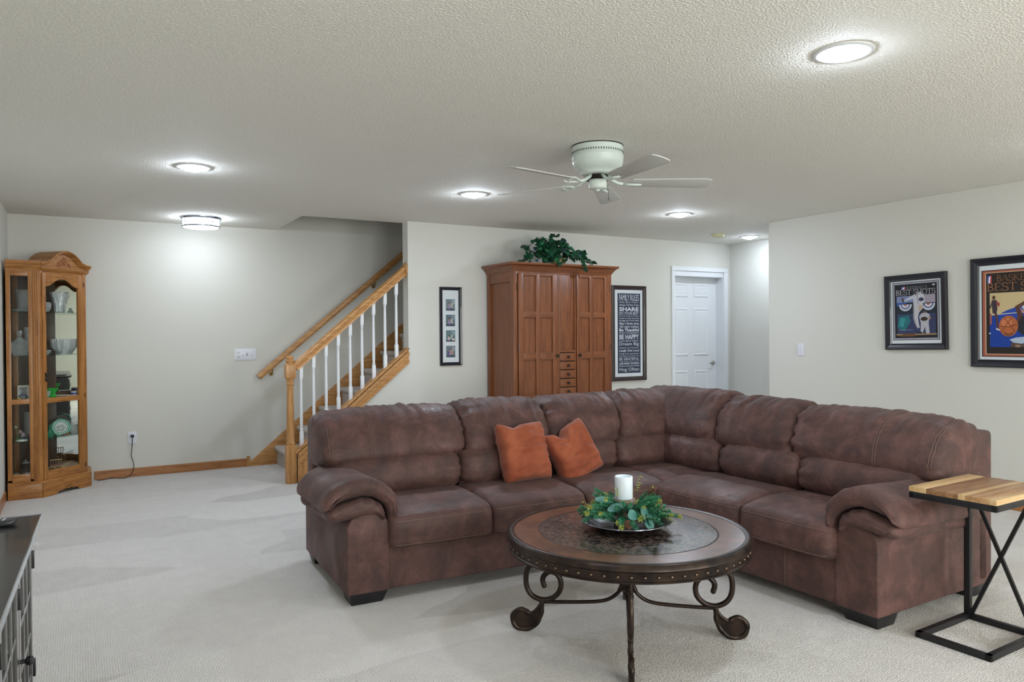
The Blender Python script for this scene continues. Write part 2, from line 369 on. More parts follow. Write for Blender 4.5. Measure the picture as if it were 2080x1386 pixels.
# white six-panel door in its casing
dr = struct('door_1', MB().box(6.178, 6.986, 6.95, 6.985, .01, 2.02), M['white'])
def raised(x0, x1, z0, z1):
    b = MB(); y = 6.95
    o = [(x0, y, z0), (x1, y, z0), (x1, y, z1), (x0, y, z1)]
    def ring(d, dy): return [(x0+d, y+dy, z0+d), (x1-d, y+dy, z0+d), (x1-d, y+dy, z1-d), (x0+d, y+dy, z1-d)]
    vs = ring(0, -.0015)+ring(.012, -.0105)+ring(.020, -.0105)+ring(.034, -.003)+ring(.05, -.006)+ring(.0501, -.006)
    fs = [(k*4+i, k*4+(i+1) % 4, k*4+4+(i+1) % 4, k*4+4+i) for k in range(5) for i in range(4)]+[(20, 21, 22, 23)]
    b.add(vs, fs); return b
for z0, z1 in ((1.775, 1.95), (1.05, 1.645), (.25, .87)):
    for x0, x1 in ((6.28, 6.51), (6.61, 6.85)): raised(x0, x1, z0, z1).build('door_panel', M['white'], dr, smooth=False)
hd = MB().lathe([(.0, 0), (.026, 0), (.028, .004), (.02, .012), (.012, .014), (.012, .035), (.0, .036)], n=20)
hd.v = [(6.925+x, 6.948-z, .955+y) for x, y, z in hd.v]
ln = len(hd.v); hd.tube([(6.925, 6.915, .955), (6.90, 6.910, .957), (6.86, 6.91, .952), (6.835, 6.91, .958)], [.010, .009, .007, .006], 8)
hd.build('door_handle', M['nickel'], dr, smooth=True)
b = MB()
b.box(6.128, 6.178, Y2-.018, Y2, 0, 2.085); b.box(6.988, 7.056, Y2-.018, Y2, 0, 2.085); b.box(6.128, 7.056, Y2-.018, Y2, 2.085, 2.137)
b.box(6.168, 6.180, Y2, Y2+.16, 0, 2.09); b.box(6.984, 6.996, Y2, Y2+.16, 0, 2.09); b.box(6.168, 6.996, Y2, Y2+.16, 2.022, 2.09)
struct('trim_2', b, M['white'], bevel=.004)

# ------------------------------------------------------------------ staircase
st = thing('staircase', 'carpeted staircase rising behind the white balusters, with oak skirt board and stringer', 'staircase', (1.75, 7.45, 0))
RISE, RUN, N0 = .1935, .2318, 1.735
for k in range(13):
    x = N0+RUN*k; z = RISE*(k+1); y0 = 6.90 if z < .9 and k < 4 else Y2+.135
    y0 = Y2+.134
    pr = [(x+.03, z-RISE), (x+.028, z-.060), (x+.014, z-.050), (x+.004, z-.040), (x-.001, z-.027), (x+.001, z-.014), (x+.008, z-.005), (x+.020, z), (x+RUN+.035, z), (x+RUN+.035, z-RISE)]
    if k == 0: pr[0] = (x+.026, .001)
    b = MB().prism([(p[0], y0, p[1]) for p in pr], (0, Y1-.021-y0, 0))
    b.build('step', M['stair_carpet'], st, bevel=.006, smooth='auto')
SL = .8480
# skirt board on the back wall
b = MB().prism([(1.492, Y1-.02, 0), (1.80, Y1-.02, 0), (5.0, Y1-.02, 2.70), (5.0, Y1-.02, 3.02), (1.515, Y1-.02, .062), (1.492, Y1-.02, .062)], (0, .0195, 0))
b.build('skirt_board', M['oak_x'], st, bevel=.003, smooth='auto')
# stringer on the room side, with three moulding steps
def para(xa, xb, zt0, zt1, y0, y1, za=.265, slope=.843, xr=1.683):
    """sloped board between x=xa..xb whose top runs zt0 below / zt1 above the cap line"""
    f = lambda x: za+(x-xr)*slope
    return MB().prism([(xa, y0, f(xa)+zt0), (xb, y0, f(xb)+zt0), (xb, y0, f(xb)+zt1), (xa, y0, f(xa)+zt1)], (0, y1-y0, 0))
para(1.69, 2.764, -.11, 0, Y2-.016, Y2-.0005).build('stringer', M['oak_x'], st, bevel=.002, smooth='auto')
para(1.69, 2.768, -.038, -.012, Y2-.026, Y2-.014).build('stringer_moulding', M['oak_x'], st, bevel=.004, smooth='auto')
para(1.69, 2.768, -.112, -.088, Y2-.026, Y2-.014).build('stringer_moulding', M['oak_x'], st, bevel=.004, smooth='auto')
MB().box(1.688, 1.782, Y2-.018, Y2-.0005, 0, .215).build('stringer_end_board', M['oak_z'], st, bevel=.002)
MB().box(1.700, 1.712, Y2-.026, Y2-.016, 0, .20).build('end_moulding', M['oak_z'], st, bevel=.003)

rl = thing('stair_railing', 'oak stair railing with turned newel post and nine white balusters', 'railing', (1.64, 6.88, 0))
YB = 6.878
MB().prism([(1.675, YB-.055, .262), (2.78, YB-.055, 1.193), (2.78, YB-.055, 1.222), (1.675, YB-.055, .291)], (0, .11, 0)).build('cap_rail', M['oak_x'], rl, bevel=.006, smooth='auto')
def newel():
    b = MB(); r = .044
    b.box(-r, r, -r, r, 0, .345)
    pr = [(.040, .345), (.036, .352), (.041, .360), (.039, .368), (.035, .375), (.0345, .5), (.030, .80), (.028, .885), (.035, .892), (.037, .902), (.030, .910), (.032, .925), (.036, .940), (.041, .948), (.041, .956)]
    b.lathe(pr, n=20)
    b.box(-r, r, -r, r, .956, 1.075)
    b.lathe([(.043, 1.075), (.036, 1.082), (.030, 1.088), (.034, 1.096), (.038, 1.106), (.037, 1.114), (.028, 1.118), (.027, 1.123), (.034, 1.130), (.035, 1.140), (.028, 1.150), (.012, 1.156), (0.001, 1.157)], n=20)
    return b
o = newel().build('newel_post', M['oak_z'], rl, bevel=.003, smooth='auto', world=False)
o.location = (0, 0, 0)
# baluster: square ends, turned middle
def baluster(L):
    b = MB(); q = .0155
    b.box(-q, q, -q, q, -.0, .135); b.box(-q, q, -q, q, L-.135, L+.02)
    b.lathe([(.0155, .135), (.012, .141), (.0155, .148), (.013, .155), (.0115, .165), (.0142, .20), (.0145, .26), (.0130, .45), (.0115, L-.185), (.0105, L-.165), (.014, L-.158), (.011, L-.150), (.0155, L-.142), (.0155, L-.135)], n=14)
    return b
bo = None
for k in range(9):
    x = 1.738+.1156*k; z = .283+(x-1.675)*.8425-.006; L = 1.005+(x-1.683)*.849-z
    if bo is None: bo = baluster(.755).build('baluster', M['white'], rl, bevel=.0015, smooth='auto', world=False); c = bo
    else: c = dupe(bo)
    c.location = (x-1.64, YB-6.88, z-.002)
sec = [(-.030, -.038), (.030, -.038), (.030, -.020), (.022, -.012), (.024, .004), (.032, .014), (.032, .028), (.020, .040), (0, .044), (-.020, .040), (-.032, .028), (-.032, .014), (-.024, .004), (-.022, -.012), (-.030, -.020)]
pa, pb = Vector((1.682, YB, 1.048)), Vector((2.768, YB, 1.048+1.086*.8535))
t = (pb-pa).normalized(); up = Vector((-t.z, 0, t.x))
b = MB(); vs = [pa+Vector((0, y, 0))+up*z for y, z in sec]+[pb+Vector((0, y, 0))+up*z for y, z in sec]; n = len(sec)
b.add(vs, [(i, (i+1) % n, (i+1) % n+n, i+n) for i in range(n)]+[tuple(range(n)), tuple(range(n, 2*n))])
b.build('handrail', M['oak_x'], rl, smooth='auto')
b = MB().lathe([(.001, 0), (.048, 0), (.064, .004), (.066, .010), (.060, .018), (.045, .021), (.001, .021)], n=24)
b.v = [(2.768-z, YB+x*.86, pb.z-.004+y*1.15) for x, y, z in b.v]
b.build('rosette', M['oak_z'], rl, smooth='auto')

wr = thing('wall_handrail', 'long oak handrail on brass brackets climbing the back wall', 'handrail', (1.56, 7.936, .92))
pa, pb = Vector((1.575, Y1-.07, .915)), Vector((4.6, Y1-.07, .915+3.025*.8375))
t = (pb-pa).normalized(); up = Vector((-t.z, 0, t.x)); sec = [(-.020, -.030), (.020, -.030), (.026, -.016), (.026, .016), (.018, .029), (-.018, .029), (-.026, .016), (-.026, -.016)]
b = MB(); n = 8; b.add([pa+Vector((0, y, 0))+up*z for y, z in sec]+[pb+Vector((0, y, 0))+up*z for y, z in sec], [(i, (i+1) % n, (i+1) % n+n, i+n) for i in range(n)]+[tuple(range(n)), tuple(range(n, 2*n))])
b.build('rail', M['oak_x'], wr, smooth='auto')
for x in (1.715, 2.83):
    z = .915+(x-1.575)*.8375-.035
    b = MB().tube([(x, Y1-.002, z-.055), (x, Y1-.03, z-.06), (x, Y1-.062, z-.03), (x, Y1-.068, z)], .007, 8)
    k = MB().lathe([(.001, 0), (.022, 0), (.022, .004), (.001, .006)], n=14)
    b.add([(x+a, Y1-.001-cz, z-.055+bb_) for a, bb_, cz in k.v], k.f)
    b.build('bracket', M['brass'], wr, smooth='auto')
# ------------------------------------------------------------------ ceiling lights, smoke detector, fan
def downlight(x, y, label):
    t = thing('recessed_light', label, 'ceiling light', (x, y, H), 0, 'recessed LED ceiling lights')
    MB().lathe([(.113, 0), (.113, -.003), (.104, -.0065), (.088, -.008), (.080, -.0055), (.080, -.001)][::-1], (x, y, H), n=40, cap=False).build('trim_ring', M['white'], t, smooth='auto')
    MB().lathe([(.0005, -.032), (.02, -.031), (.04, -.0245), (.058, -.0195), (.070, -.0135), (.077, -.007), (.0795, -.001)], (x, y, H), n=32, cap=False).build('diffuser', M['led_dim' if y < 2 and x < 1 or x > 4.9 and y < 3 else 'led_mid' if y < 2 else 'led_soft' if x > 6 else 'led'], t, smooth=True)
for x, y, l in ((2.618, 1.915, 'large bright recessed light nearest the camera on the ceiling'),
                (.65, 5.262, 'recessed light on the ceiling in front of the flush drum lamp'),
                (2.69, 5.26, 'recessed light on the ceiling above the sofa, left of the ceiling fan'),
                (4.835, 5.26, 'recessed light on the ceiling in front of the armoire and framed rules sign'),
                (6.70, 6.13, 'small recessed light in the alcove ceiling beside the white door'),
                (4.95, 2.10, 'recessed light just beyond the right edge of the photo, its glow on the ceiling'),
                (.65, 1.9, 'recessed light near the left wall, just above the top edge of the photo')
                ):
    downlight(x, y, l)
fm = thing('flush_lamp', 'glowing flush-mount drum lamp with chrome rings near the back wall', 'ceiling light', (.985, 7.49, H))
cx, cy = .985, 7.49
MB().lathe([(.001, -.022), (.172, -.022), (.178, -.012), (.178, 0), (.001, 0)], (cx, cy, H), n=40, cap=False).build('mounting_pan', M['chrome'], fm, smooth='auto')
MB().lathe([(.001, -.102), (.10, -.101), (.150, -.094), (.158, -.085), (.158, -.022)], (cx, cy, H), n=40, cap=False).build('glass_drum', M['lamp_glass'], fm, smooth='auto')
for z in (-.086, -.050):
    MB().tube([(cx+.1625*math.cos(a*PI/20), cy+.1625*math.sin(a*PI/20), H+z) for a in range(40)], .008 if z < -.06 else .0045, 8, closed=True).build('chrome_ring', M['chrome'], fm, smooth=True)
for k in range(4):
    a = k*PI/2+.5; x, y = cx+.165*math.cos(a), cy+.165*math.sin(a)
    MB().tube([(x, y, H-.092), (x, y, H-.02)], .005, 8).build('post', M['chrome'], fm, smooth='auto')
sd = thing('smoke_detector', 'small round cream smoke detector on the ceiling above the white door', 'smoke detector', (6.20, 6.13, H))
cream = pmat('yellowed plastic', (.66, .64, .40), .5)
MB().lathe([(.075, 0), (.075, -.010), (.066, -.014), (.064, -.030), (.055, -.038), (.001, -.040)], (6.20, 6.13, H), n=28, cap=False).build('housing', cream, sd, smooth='auto')
MB().lathe([(.012, -.0395), (.012, -.043), (.001, -.044)], (6.20, 6.10, H), n=12, cap=False).build('test_button', M['white'], sd, smooth='auto')

fx, fy = 2.655, 3.585
fan = thing('ceiling_fan', 'white five-blade ceiling fan mounted close to the ceiling', 'ceiling fan', (fx, fy, H))
MB().lathe([(.149, -.003), (.150, -.012), (.150, -.058), (.153, -.063), (.153, -.070), (.150, -.076), (.150, -.092), (.146, -.108), (.132, -.126), (.112, -.142), (.100, -.152), (.096, -.165), (.085, -.170), (.001, -.170)], (fx, fy, H), n=48, cap=False).build('motor_housing', M['white_fan'], fan, smooth='auto')
MB().lathe([(.1515, -.001), (.1515, -.006), (.14, -.006), (.14, -.001)], (fx, fy, H), n=48, cap=False).build('mounting_gap', M['pewter'], fan)
b = MB()
for k in range(64):
    a = 2*PI*k/64; ca, sa = math.cos(a), math.sin(a)
    p = [Vector((fx+(.1505)*ca-s_*.0022*sa, fy+.1505*sa+s_*.0022*ca, H+z)) for s_, z in ((-1, -.036), (1, -.036), (1, -.048), (-1, -.048))]
    b.prism(p, (ca*.0008, sa*.0008, 0))
o = b.build('vent_slots', M['dark'], fan); o['kind'] = 'stuff'
MB().lathe([(.062, -.166), (.062, -.196), (.064, -.200)], (fx, fy, H), n=24, cap=False).build('rotor_gap', M['pewter'], fan, smooth='auto')
MB().lathe([(.050, -.186), (.052, -.200), (.054, -.232), (.050, -.246), (.040, -.252), (.012, -.254), (.010, -.262), (.001, -.264)], (fx, fy, H), n=28, cap=False).build('switch_housing', M['white_fan'], fan, smooth='auto')
zb = -.212
def blade():
    out = []
    w0, w1 = .052, .070; pts_ = []
    L0, L1 = .205, .665
    for s_ in (0, .25, .5, .75, .93): pts_.append((L0+(L1-L0)*s_, -(w0+(w1-w0)*s_)))
    for a in (-50, -25, 0, 25, 50): pts_.append((L1-.012+.030*math.cos(R(a)), (w1-.004)*a/62))
    for s_ in (.93, .75, .5, .25, 0): pts_.append((L0+(L1-L0)*s_, w0+(w1-w0)*s_))
    pts_.append((L0-.012, .03)); pts_.append((L0-.012, -.03))
    b = MB().prism([(x, y, -.003) for x, y in pts_], (0, 0, .006))
    c_, s_ = math.cos(R(-12)), math.sin(R(-12))
    b.v = [(x, y*c_-z*s_, y*s_+z*c_+zb) for x, y, z in b.v]
    return b
def bracket():
    b = MB()
    b.tube([(.055, 0, -.176), (.085, 0, -.196), (.12, 0, -.214), (.16, 0, -.221)], [.012, .010, .009, .009], 8)
    for s_ in (-1, 1): b.tube([(.150, 0, -.221), (.180, s_*.018, -.222+s_*.004), (.215, s_*.030, -.222+s_*.007), (.255, s_*.026, -.222+s_*.006)], [.008, .007, .007, .005], 8)
    b.tube([(.215, -.03, -.229), (.235, 0, -.222), (.215, .03, -.215)], .006, 8)
    return b
B0 = K0 = None
for k in range(5):
    a = R(46+72*k)
    if B0 is None:
        B0 = blade().build('blade', M['blade'], fan, bevel=.0012, smooth='auto', world=False); K0 = bracket().build('blade_bracket', M['white_fan'], fan, smooth=True, world=False)
        p, q = B0, K0
    else: p, q = dupe(B0), dupe(K0)
    p.rotation_euler = q.rotation_euler = (0, 0, a)
b = MB(); b.tube([(fx+.050, fy-.030, H-.225), (fx+.054, fy-.033, H-.30)], .0012, 6); b.tube([(fx+.054, fy-.033, H-.30), (fx+.054, fy-.033, H-.318)], .0035, 8)
b.build('pull_chain', M['pewter'], fan, smooth='auto')

# ------------------------------------------------------------------ wall plates
def screwhead(b, x, y, z): pass
sp = thing('switch_plate', 'white four-gang switch and thermostat plate on the back wall beside the handrail', 'switch plate', (1.46, Y1, 1.15))
box('plate', (1.355, 1.568, Y1-.006, Y1-.0005, 1.091, 1.207), M['plate'], sp, .003)
grey = pmat('grey label', (.30, .33, .36), .6)
box('keypad', (1.372, 1.410, Y1-.008, Y1-.005, 1.105, 1.192), M['white'], sp, .001)
for k, z in enumerate((1.112, 1.122, 1.133, 1.160, 1.172)): MB().box(1.375, 1.407, Y1-.0088, Y1-.0078, z-.002, z+.002).build('keypad_line', grey, sp)
for x in (1.432, 1.520): box('dimmer', (x-.007, x+.012, Y1-.009, Y1-.005, 1.120, 1.172), M['white'], sp, .001)
for x in (1.432, 1.520): MB().box(x-.001, x+.006, Y1-.0105, Y1-.0085, 1.130, 1.142).build('slider', grey, sp)
b = MB().box(1.472, 1.482, Y1-.014, Y1-.005, 1.146, 1.160); b.build('toggle', M['plate'], sp, bevel=.002); MB().box(1.469, 1.485, Y1-.0065, Y1-.0055, 1.135, 1.163).build('toggle_slot', grey, sp)
ls = thing('light_switch', 'single white light switch on the right wall near the alcove corner', 'light switch', (X3, 4.866, 1.167))
box('plate', (X3-.006, X3-.0005, 4.829, 4.903, 1.108, 1.227), M['plate'], ls, .003)
box('toggle', (X3-.013, X3-.005, 4.861, 4.871, 1.165, 1.182), M['plate'], ls, .002)
for z in (1.135, 1.20): MB().lathe([(.001, 0), (.003, .0), (.003, .001), (.001, .0012)], n=8).build('screw', M['pewter'], ls, world=False).location = (-.0062, 0, z-1.167)
ot = thing('wall_outlet', 'white electrical outlet with a black plug near the baseboard', 'outlet', (.419, Y1, .37))
box('plate', (.382, .456, Y1-.006, Y1-.0005, .312, .430), M['plate'], ot, .003)
for z in (.392, .348):
    box('socket', (.402, .436, Y1-.008, Y1-.005, z-.014, z+.014), M['white'], ot, .002)
for x in (.413, .425): MB().box(x-.001, x+.001, Y1-.0086, Y1-.0078, .346, .355).build('slot', M['dark'], ot)
pc = thing('power_cord', 'thin dark cord running from the outlet down to the carpet and behind the curio', 'cord', (.42, Y1-.02, .0))
box('plug', (.404, .434, Y1-.034, Y1-.008, .378, .404), M['black'], pc, .004)
pth = crom([(.419, Y1-.03, .385), (.417, Y1-.032, .33), (.412, Y1-.026, .25), (.408, Y1-.028, .20), (.425, Y1-.028, .14), (.428, Y1-.03, .09), (.405, Y1-.04, .03), (.36, Y1-.06, .006), (.30, Y1-.045, .004), (.24, Y1-.03, .012), (.17, Y1-.05, .004), (.12, Y1-.06, .004)], 60, closed=False)
MB().tube(pth, .0032, 8).build('cord', M['black'], pc, smooth=True)

# ------------------------------------------------------------------ framed pictures
def frame_parts(T, P, U, V, N, w, h, fw, d, fm_, profile=True, face=None, mw=0., mm=None):
    """P lower-left outer corner, U right, V up, N out of the wall; four mitred rails, mat board, backing"""
    P, U, V, N = map(Vector, (P, U, V, N))
    def pt(u, v, n): return P+U*u+V*v+N*n
    cs = [(0, 0), (w, 0), (w, h), (0, h)]
    prof = [(0, 0), (0, d*.85), (fw*.18, d), (fw*.5, d*.86), (fw*.75, d*.62), (fw*.86, d*.66), (fw, d*.42), (fw, 0)]
    for k in range(4):
        a, b_ = cs[k], cs[(k+1) % 4]; b = MB(); vs = []
        sg = lambda c_: (1 if c_[0] == 0 else -1, 1 if c_[1] == 0 else -1)
        for c_ in (a, b_):
            s1, s2 = sg(c_)
            for q, n_ in prof: vs.append(pt(c_[0]+s1*q, c_[1]+s2*q, n_))
        m = len(prof); b.add(vs, [(i, (i+1) % m, (i+1) % m+m, i+m) for i in range(m)]+[tuple(range(m)), tuple(range(m, 2*m))])
        b.build('frame_rail', fm_, T, smooth='auto')
    b = MB().prism([pt(fw, fw, .001), pt(w-fw, fw, .001), pt(w-fw, h-fw, .001), pt(fw, h-fw, .001)], N*(d*.3-.001))
    b.build('mat_board', mm or M['mat_board'], T)
    return pt, d*.3
COLM = {}
def cm(col, rough=.6):
    k = tuple(round(x, 3) for x in col)
    if k not in COLM: COLM[k] = pmat('print ink %d' % len(COLM), col, rough, spec=.2)
    return COLM[k]
def flat(name, T, pt, items, base, step=.00035):
    """items: (colour, [(u,v)...]); every colour patch is a printed layer"""
    mats = []; b = MB()
    for k, (col, poly) in enumerate(items):
        m = cm(col)
        if m not in mats: mats.append(m)
        n0 = base+step*(k+1); a = [pt(u, v, n0) for u, v in poly]
        b.add(a, [tuple(range(len(a)))], mats.index(m))
    o = b.build(name, mats, T); return base+step*(len(items)+1)
def rect(x0, y0, x1, y1): return [(x0, y0), (x1, y0), (x1, y1), (x0, y1)]
def ell(cx, cy, rx, ry, n=18, rot=0.):
    c_, s_ = math.cos(rot), math.sin(rot)
    return [(cx+rx*math.cos(a)*c_-ry*math.sin(a)*s_, cy+rx*math.cos(a)*s_+ry*math.sin(a)*c_) for a in (2*PI*i/n for i in range(n))]
# --- four family snapshots in one long frame
w_, h_ = .240, .785
T = thing('photo_frame', 'tall narrow black frame with white mat and four small snapshots, left of the armoire', 'picture frame', (3.216, Y2, 1.026))
pt, dz = frame_parts(T, (3.096, Y2-.001, 1.026), (1, 0, 0), (0, 0, 1), (0, -1, 0), w_, h_, .032, .022, M['navy_frame'])
rnd = random.Random(4)
for k in range(4):
    z0 = .082+.1555*(3-k)*1.0; x0, x1 = .068, .168; z1 = z0+.115
    bg = [(.17, .22, .24), (.12, .17, .20), (.13, .20, .22), (.16, .20, .22)][k]
    it = [(bg, rect(x0, z0, x1, z1)), (tuple(c_*1.8 for c_ in bg), ell(x0+.075, z0+.085, .022, .024)), (tuple(c_*.5 for c_ in bg), rect(x0, z0, x1, z0+.02))]
    for j, (fx_, hh, c_) in enumerate([(.035, .070, (.28, .24, .34)), (.062, .082, (.42, .40, .36))] if k != 2 else [(.03, .055, (.5, .48, .42)), (.062, .075, (.34, .42, .44)), (.078, .04, (.62, .6, .55))]):
        it += [(c_, ell(x0+fx_, z0+hh*.5, .014, hh*.42)), ((.46, .30, .22), ell(x0+fx_, z0+hh*.98, .008, .010)), ((.06, .04, .03), ell(x0+fx_, z0+hh*1.07, .008, .005))]
        it += [((.05, .06, .12) if j else (.12, .10, .2), rect(x0+fx_-.010, z0+.006, x0+fx_+.008, z0+hh*.35))]
    if k == 3: it += [((.45, .22, .20), ell(x0+.055, z0+.05, .02, .012)), ((.10, .09, .26), ell(x0+.022, z0+.045, .010, .02))]
    flat('snapshot', T, pt, it, dz)
# --- FAMILY RULES
w_, h_ = .500, 1.093
T = thing('framed_sign', 'tall dark-framed navy sign headed FAMILY RULES, right of the armoire', 'sign', (5.475, Y2, .789))
pt, dz = frame_parts(T, (5.226, Y2-.001, .789), (1, 0, 0), (0, 0, 1), (0, -1, 0), w_, h_, .048, .028, M['espresso'])
n1 = flat('print_sheet', T, pt, [((.045, .055, .085), rect(.088, .088, w_-.080, h_-.088))], dz)
LN = [('FAMILY RULES', .072, .002), ('Help Each Other', .022, 0), ('Always Tell the Truth', .030, .0), ('SHARE', .046, .03), ('DO YOUR BEST', .034, 0), ('Pay with hugs and kisses', .016, 0), ('Listen to your parents', .022, 0), ('Laugh at Yourself', .018, .02),
      ('Say I love you', .036, .02), ('TRY NEW THINGS', .022, .015), ('Be Thankful', .034, .03), ('Show Compassion', .020, .01), ('BE HAPPY', .056, .02), ('Love Each Other', .019, .0), ('Dream Big', .048, .0), ('Respect one Another', .019, 0),
      ('Laugh Out Loud', .034, .012), ('Keep your promises', .021, .0), ('Say Please and Thank You', .018, 0), ('BE GRATEFUL', .030, .0), ('Think of others before yourself', .013, 0), ('USE KIND WORDS', .020, .025), ('Know you are loved', .023, .01), ('Hug Often', .050, .0)]
inkw = pmat('white lettering', (.62, .65, .70), .7)
gap = (h_-.176-.026-sum(l[1] for l in LN))/(len(LN)-1); zz = h_-.088-.013
for body, hh, bold in LN:
    vs, fs = text_mesh(body, .112, w_-.104, zz-hh, zz, bold, .25 if body in ('Help Each Other', 'Love Each Other', 'Respect one Another', 'Say Please and Thank You', 'Think of others before yourself') else 0)
    MB().add([pt(x, z, n1+.0004) for x, y, z in vs], fs).build('lettering', inkw, T)
    zz -= hh+gap
# --- serif stroke font for the poster titles
SF = {'B': [(.1, 0, .1, 1, .14), ('a', .1, .76, .42, .24, -90, 90, .12), ('a', .1, .27, .50, .27, -90, 90, .12), (0, .03, .3, .03, .06), (0, .97, .3, .97, .06), (.1, .52, .3, .52, .06)],
      'A': [(.02, .0, .42, 1, .06), (.42, 1, .84, .0, .14), (.18, .36, .66, .36, .06), (-.08, .03, .14, .03, .06), (.68, .03, .96, .03, .06)],
      'S': [('a', .30, .75, .26, .25, 20, 270, .11), ('a', .30, .26, .30, .26, -160, 90, .12), (.56, .72, .56, .92, .05), (.02, .08, .02, .30, .05)],
      'E': [(.12, 0, .12, 1, .14), (0, .03, .62, .03, .07), (0, .97, .60, .97, .07), (.12, .52, .46, .52, .06), (.60, .80, .60, .99, .05), (.63, .01, .63, .24, .05), (.46, .42, .46, .62, .05)],
      'L': [(.12, 0, .12, 1, .14), (0, .03, .58, .03, .07), (0, .97, .26, .97, .06), (.59, .01, .59, .26, .05)],
      'T': [(.36, 0, .36, 1, .14), (0, .97, .72, .97, .07), (.02, .78, .02, .99, .05), (.70, .78, .70, .99, .05), (.2, .03, .52, .03, .06)],
      'H': [(.12, 0, .12, 1, .14), (.70, 0, .70, 1, .14), (.12, .52, .7, .52, .06), (0, .03, .26, .03, .06), (0, .97, .26, .97, .06), (.56, .03, .84, .03, .06), (.56, .97, .84, .97, .06)],
      'O': [('a', .42, .5, .40, .49, 0, 360, .11)], 'K': [(.12, 0, .12, 1, .14), (.16, .44, .64, .98, .06), (.28, .56, .72, .02, .13), (0, .03, .26, .03, .06), (0, .97, .26, .97, .06), (.5, .97, .74, .97, .06), (.58, .03, .84, .03, .06)],
      "'": [(.06, .74, .09, 1, .09)]}
ADV = {'B': .72, 'A': .92, 'S': .68, 'E': .74, 'L': .70, 'T': .78, 'H': .92, 'O': .92, 'K': .88, "'": .2, ' ': .36}
def serif(word, x0, x1, z0, z1):
    """quads (u,v) of a line of stroke lettering; capital first letters are a little taller"""
    tot = sum(ADV[c_] for c_ in word)-.08; sx = (x1-x0)/tot; out = []; x = x0; sz = z1-z0
    def seg(a, b_, wd):
        a, b_ = Vector(a), Vector(b_); t_ = (b_-a)
        if t_.length < 1e-6: return
        t_.normalize(); n_ = Vector((-t_.y, t_.x))*wd/2*sz*.9
        out.append([tuple(a-n_), tuple(b_-n_), tuple(b_+n_), tuple(a+n_)])
    for ch in word:
        for s_ in SF.get(ch, []):
            if s_[0] == 'a':
                _, cx_, cy_, rx, ry, a0, a1, wd = s_; N_ = 12
                for i in range(N_):
                    p, q = R(a0+(a1-a0)*i/N_), R(a0+(a1-a0)*(i+1)/N_)
                    seg((x+(cx_+rx*math.cos(p))*sx, z0+(cy_+ry*math.sin(p))*sz), (x+(cx_+rx*math.cos(q))*sx, z0+(cy_+ry*math.sin(q))*sz), wd*(.55+.6*abs(math.cos((p+q)/2))))
            else: seg((x+s_[0]*sx, z0+s_[1]*sz), (x+s_[2]*sx, z0+s_[3]*sz), s_[4])
        x += ADV[ch]*sx
    return out
def put_serif(T, pt, word, x0, x1, z0, z1, col, n_):
    b = MB()
    for k, q in enumerate(serif(word, x0, x1, z0, z1)): b.add([pt(u, v, n_+.00001*k) for u, v in q], [(0, 1, 2, 3)])
    b.build('lettering', cm(col), T)
def caption(T, pt, body, x0, x1, z0, z1, col, n_):
    vs, fs = text_mesh(body, x0, x1, z0, z1); MB().add([pt(x, z, n_) for x, y, z in vs], fs).build('lettering', cm(col), T)
# --- baseball poster (hangs slightly askew)
W_, H_ = .532, .628
T = thing('baseball_poster', "black-framed baseball poster reading BASEBALL'S BEST SHOTS, hanging slightly crooked", 'poster', (X3, 3.72, 1.18))
th = R(1.1); U = Vector((0, -math.cos(th), math.sin(th))); V = Vector((0, math.sin(th), math.cos(th)))
pt, dz = frame_parts(T, (X3-.001, 3.977, 1.178), U, V, (-1, 0, 0), W_, H_, .052, .03, M['navy_frame'])
A, Bx, Cz, D = .084, .448, .098, .548      # print extents u0,u1,v0,v1
def S1(x, y): return (A+(Bx-A)*x, Cz+(D-Cz)*y)
def PL(*L): return [S1(x, y) for x, y in L]
def RC(x0, y0, x1, y1): return PL((x0, y0), (x1, y0), (x1, y1), (x0, y1))
it = [((.02, .02, .025), RC(-.05, -.04, 1.05, 1.04)), ((.33, .33, .39), RC(-.035, -.03, 1.035, 1.03)), ((.022, .022, .024), RC(0, 0, 1, 1)),
      ((.045, .055, .12), RC(.05, .07, .96, .44)), ((.025, .035, .05), RC(.05, .42, .96, .78)), ((.20, .24, .42), RC(.05, .66, .45, .78)), ((.34, .30, .36), RC(.62, .64, .96, .79)),
      ((.04, .10, .30), RC(.05, .60, .28, .66)), ((.06, .09, .18), RC(.05, .425, .96, .44))]
for cx_ in (.26, .80):
    it += [((.55, .56, .62), PL(*[(cx_+.155*math.cos(R(a)), .625+.125*math.sin(R(a))) for a in range(180, 361, 15)])), ((.10, .13, .30), PL(*[(cx_+.115*math.cos(R(a)), .625+.09*math.sin(R(a))) for a in range(180, 361, 15)])),
           ((.58, .56, .60), PL(*[(cx_+.085*math.cos(R(a)), .625+.065*math.sin(R(a))) for a in range(180, 361, 15)])), ((.40, .14, .08), PL(*[(cx_+.04*math.cos(R(a)), .625+.03*math.sin(R(a))) for a in range(180, 361, 20)]))]
